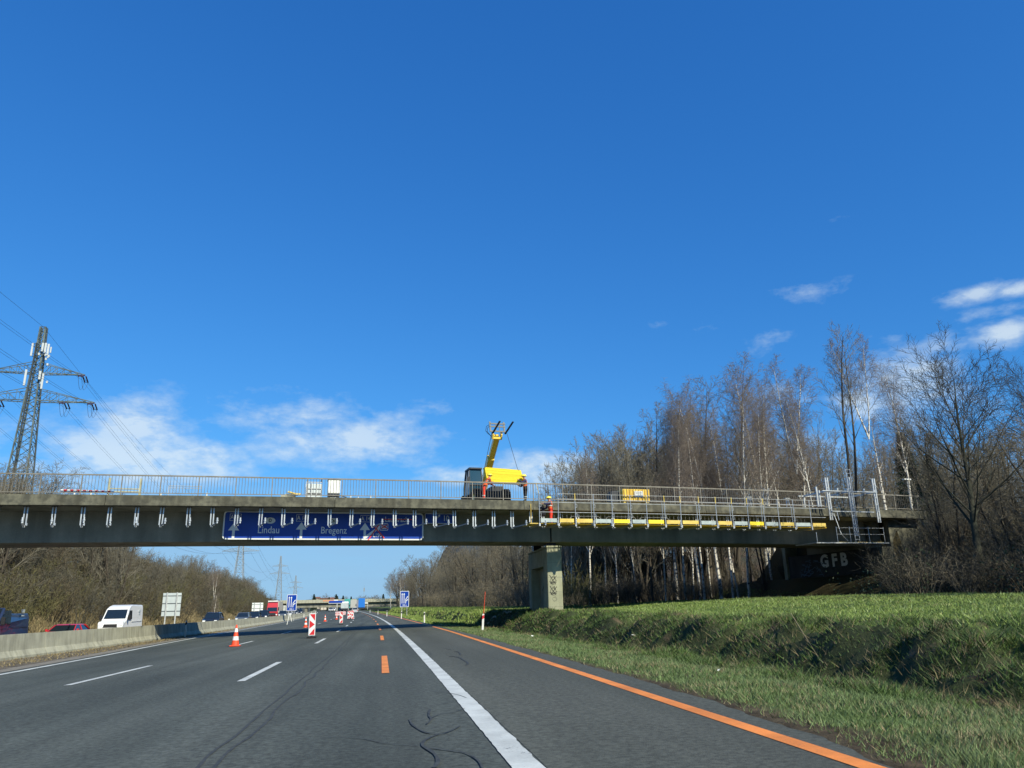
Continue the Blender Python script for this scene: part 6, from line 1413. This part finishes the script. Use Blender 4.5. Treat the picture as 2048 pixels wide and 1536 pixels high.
blades('verge_grass', x, y, (.035+.055*rg.rand(nn_))*(1+.3*(vnoise(x, y, 1.2) > .6)), .006+.0005*y, 1.0, 'verge', 'short patchy green and straw coloured grass on the verge beside the orange line')
x, y = gscat(230000, 6.4, 12.0, 6, 75, 1.75, .62, 1.3); u = x-kx(y); k = (vnoise(x+50, y, .75) < .78+.25*rg.rand(len(x))) | (u < 7.0) | (u > 10.5); x, y = x[k], y[k]; nn_ = len(x); cl = vnoise(x, y, 1.3)
blades('bank_grass', x, y, (.045+.13*rg.rand(nn_)**2)*(.35+1.3*cl*cl+.2), .008+.0005*y, 1.3, 'tussock', 'rank tufted green grass, darkened as in shade, on the face of the bank')
x, y = gscat(9000, 6.8, 11.5, 8, 70, 1.6, .70, .8); nn_ = len(x)
blades('dry_stalks', x, y, .08+.18*rg.rand(nn_), .007+.0004*y, 1.2, 'straw', 'dead straw coloured stalks tangled in the bank grass', 'dry grass')
x, y = gscat(260000, 9.9, 34, 9, 78, 1.5, .0); nn_ = len(x)
blades('meadow_grass', x, y, .04+.07*rg.rand(nn_), .009+.0006*y, 1.0, 'grass', 'bright green meadow grass above the bank')
x, y = gscat(2500, 10.3, 30, 10, 60, 1.4, .0); nn_ = len(x)
blades('meadow_stalks', x, y, .10+.12*rg.rand(nn_), .008+.0005*y, .9, 'pale_blade', 'scattered pale longer blades standing in the meadow grass')
x, y = gscat(60000, 4.7, 18, 70, 250, 1.5, .0); nn_ = len(x); blades('far_verge_grass', x, y, .14+.16*rg.rand(nn_), .03+.0006*y, .6, 'grass', 'green grass on the far part of the right verge beyond the overpass')
x, y = gscat(50000, -36, -27.3, 45, 200, 1.4, .5, .6); nn_ = len(x); blades('slope_grass', x, y, .2+.5*rg.rand(nn_), .02+.0006*y, .8, 'straw', 'dry pale grass at the foot of the left slope', 'dry grass')
x, y = gscat(9000, -14.3, -11.9, 18, 110, 1.5, .6, 2.); nn_ = len(x); uu = x-kx(y); k = uu < left_u(y)-1.05; x, y = x[k], y[k]
blades('median_weeds', x, y, .03+.06*rg.rand(len(x)), .012+.0005*y, 1.0, 'straw', 'dry weeds in the gravel at the foot of the barrier', 'weeds', .07)
# fallen stick, bits of litter, stones, drain channel
def on_H(px, py):
    d = ray(px, py); s = 3.0
    while s < 200:
        p = CAM+d*s
        if p[2] <= Hs(p[0], p[1]): return p
        s += .04+s*.002
    return p
a = on_H(1640, 1322); b = on_H(1584, 1246); tag(MB().path([tuple(a+[0, 0, .02]), tuple((a+b)/2+[0, 0, .12]), tuple(b+[0, 0, .22])], .012, 6).build('fallen_branch', M['straw'], None), 'long pale dry stick lying slanting on the bank', 'branch')
for px, py, sz, lab in ((1267, 1276, .10, 'crumpled white scrap lying in the dark bank grass'), (1064, 1276, .09, 'small white scrap of litter on the verge'), (1438, 1349, .04, 'pale twig and scrap at the foot of the bank')):
    q = on_H(px, py); m = MB(); rr = random.Random(px); bpt = [(rr.uniform(-1, 1)*sz, rr.uniform(-.7, .7)*sz, rr.uniform(0, .7)*sz) for _ in range(9)]; m.v = bpt; m.f = [(0, 1, 2), (2, 3, 4), (4, 5, 6), (6, 7, 8), (1, 4, 7), (0, 5, 8), (2, 6, 1)]
    tag(m.build('litter_scrap', M['white_plastic'], None, loc=(float(q[0]), float(q[1]), float(q[2])+.06), flip=False), lab, 'litter')
a = on_H(975, 1249); b = on_H(1022, 1226)
m = MB(); A = Vector(a); B_ = Vector(b); nseg = 12
for i in range(nseg):
    p = A.lerp(B_, i/nseg); q = A.lerp(B_, (i+.96)/nseg); p.z = Hs(p.x, p.y)+.05; q.z = Hs(q.x, q.y)+.05; m.bar(p, q, .10, .10)
tag(m.build('drain_channel', M['barrier'], None), 'narrow concrete drain edge running up the bank in the bridge shadow', 'drain')
a = on_H(1450, 1195); 
# dome-like far mountain ridge beyond the wood
def ridge(name, pts, Y, mat, depth=900):
    m = MB(); n = len(pts); top = [at_y(px, py, Y) for px, py in pts]
    for t in top: m.v.append((float(t[0]), Y, float(t[2])))
    for t in top: m.v.append((float(t[0])*1.0, Y-depth, -20.))
    for t in top: m.v.append((float(t[0])*1.0, Y+depth, -20.))
    for i in range(n-1): m.f.append((i, i+1, n+i+1, n+i)); m.f.append((i+1, i, 2*n+i, 2*n+i+1))
    return tag(m.build(name, mat, None, smooth=False), kind='structure')
M['mountain'] = material('forested_mountain', (.030, .045, .060), .95, col2=(.045, .06, .07), scale=.01, detail=8)  # bluish haze of distance mixed into the forest colour
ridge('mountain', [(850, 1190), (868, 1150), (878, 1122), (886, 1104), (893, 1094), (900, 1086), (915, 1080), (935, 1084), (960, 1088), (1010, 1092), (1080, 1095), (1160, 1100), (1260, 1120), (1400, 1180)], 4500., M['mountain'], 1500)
ridge('hill', [(250, 1232), (420, 1212), (560, 1205), (620, 1199), (660, 1198), (700, 1199), (740, 1197), (800, 1200), (900, 1212)], 1500., material('far_wooded_hill', (.07, .075, .065), .95, col2=(.045, .05, .04), scale=.03), 400)
print('all', time.time()-T0)
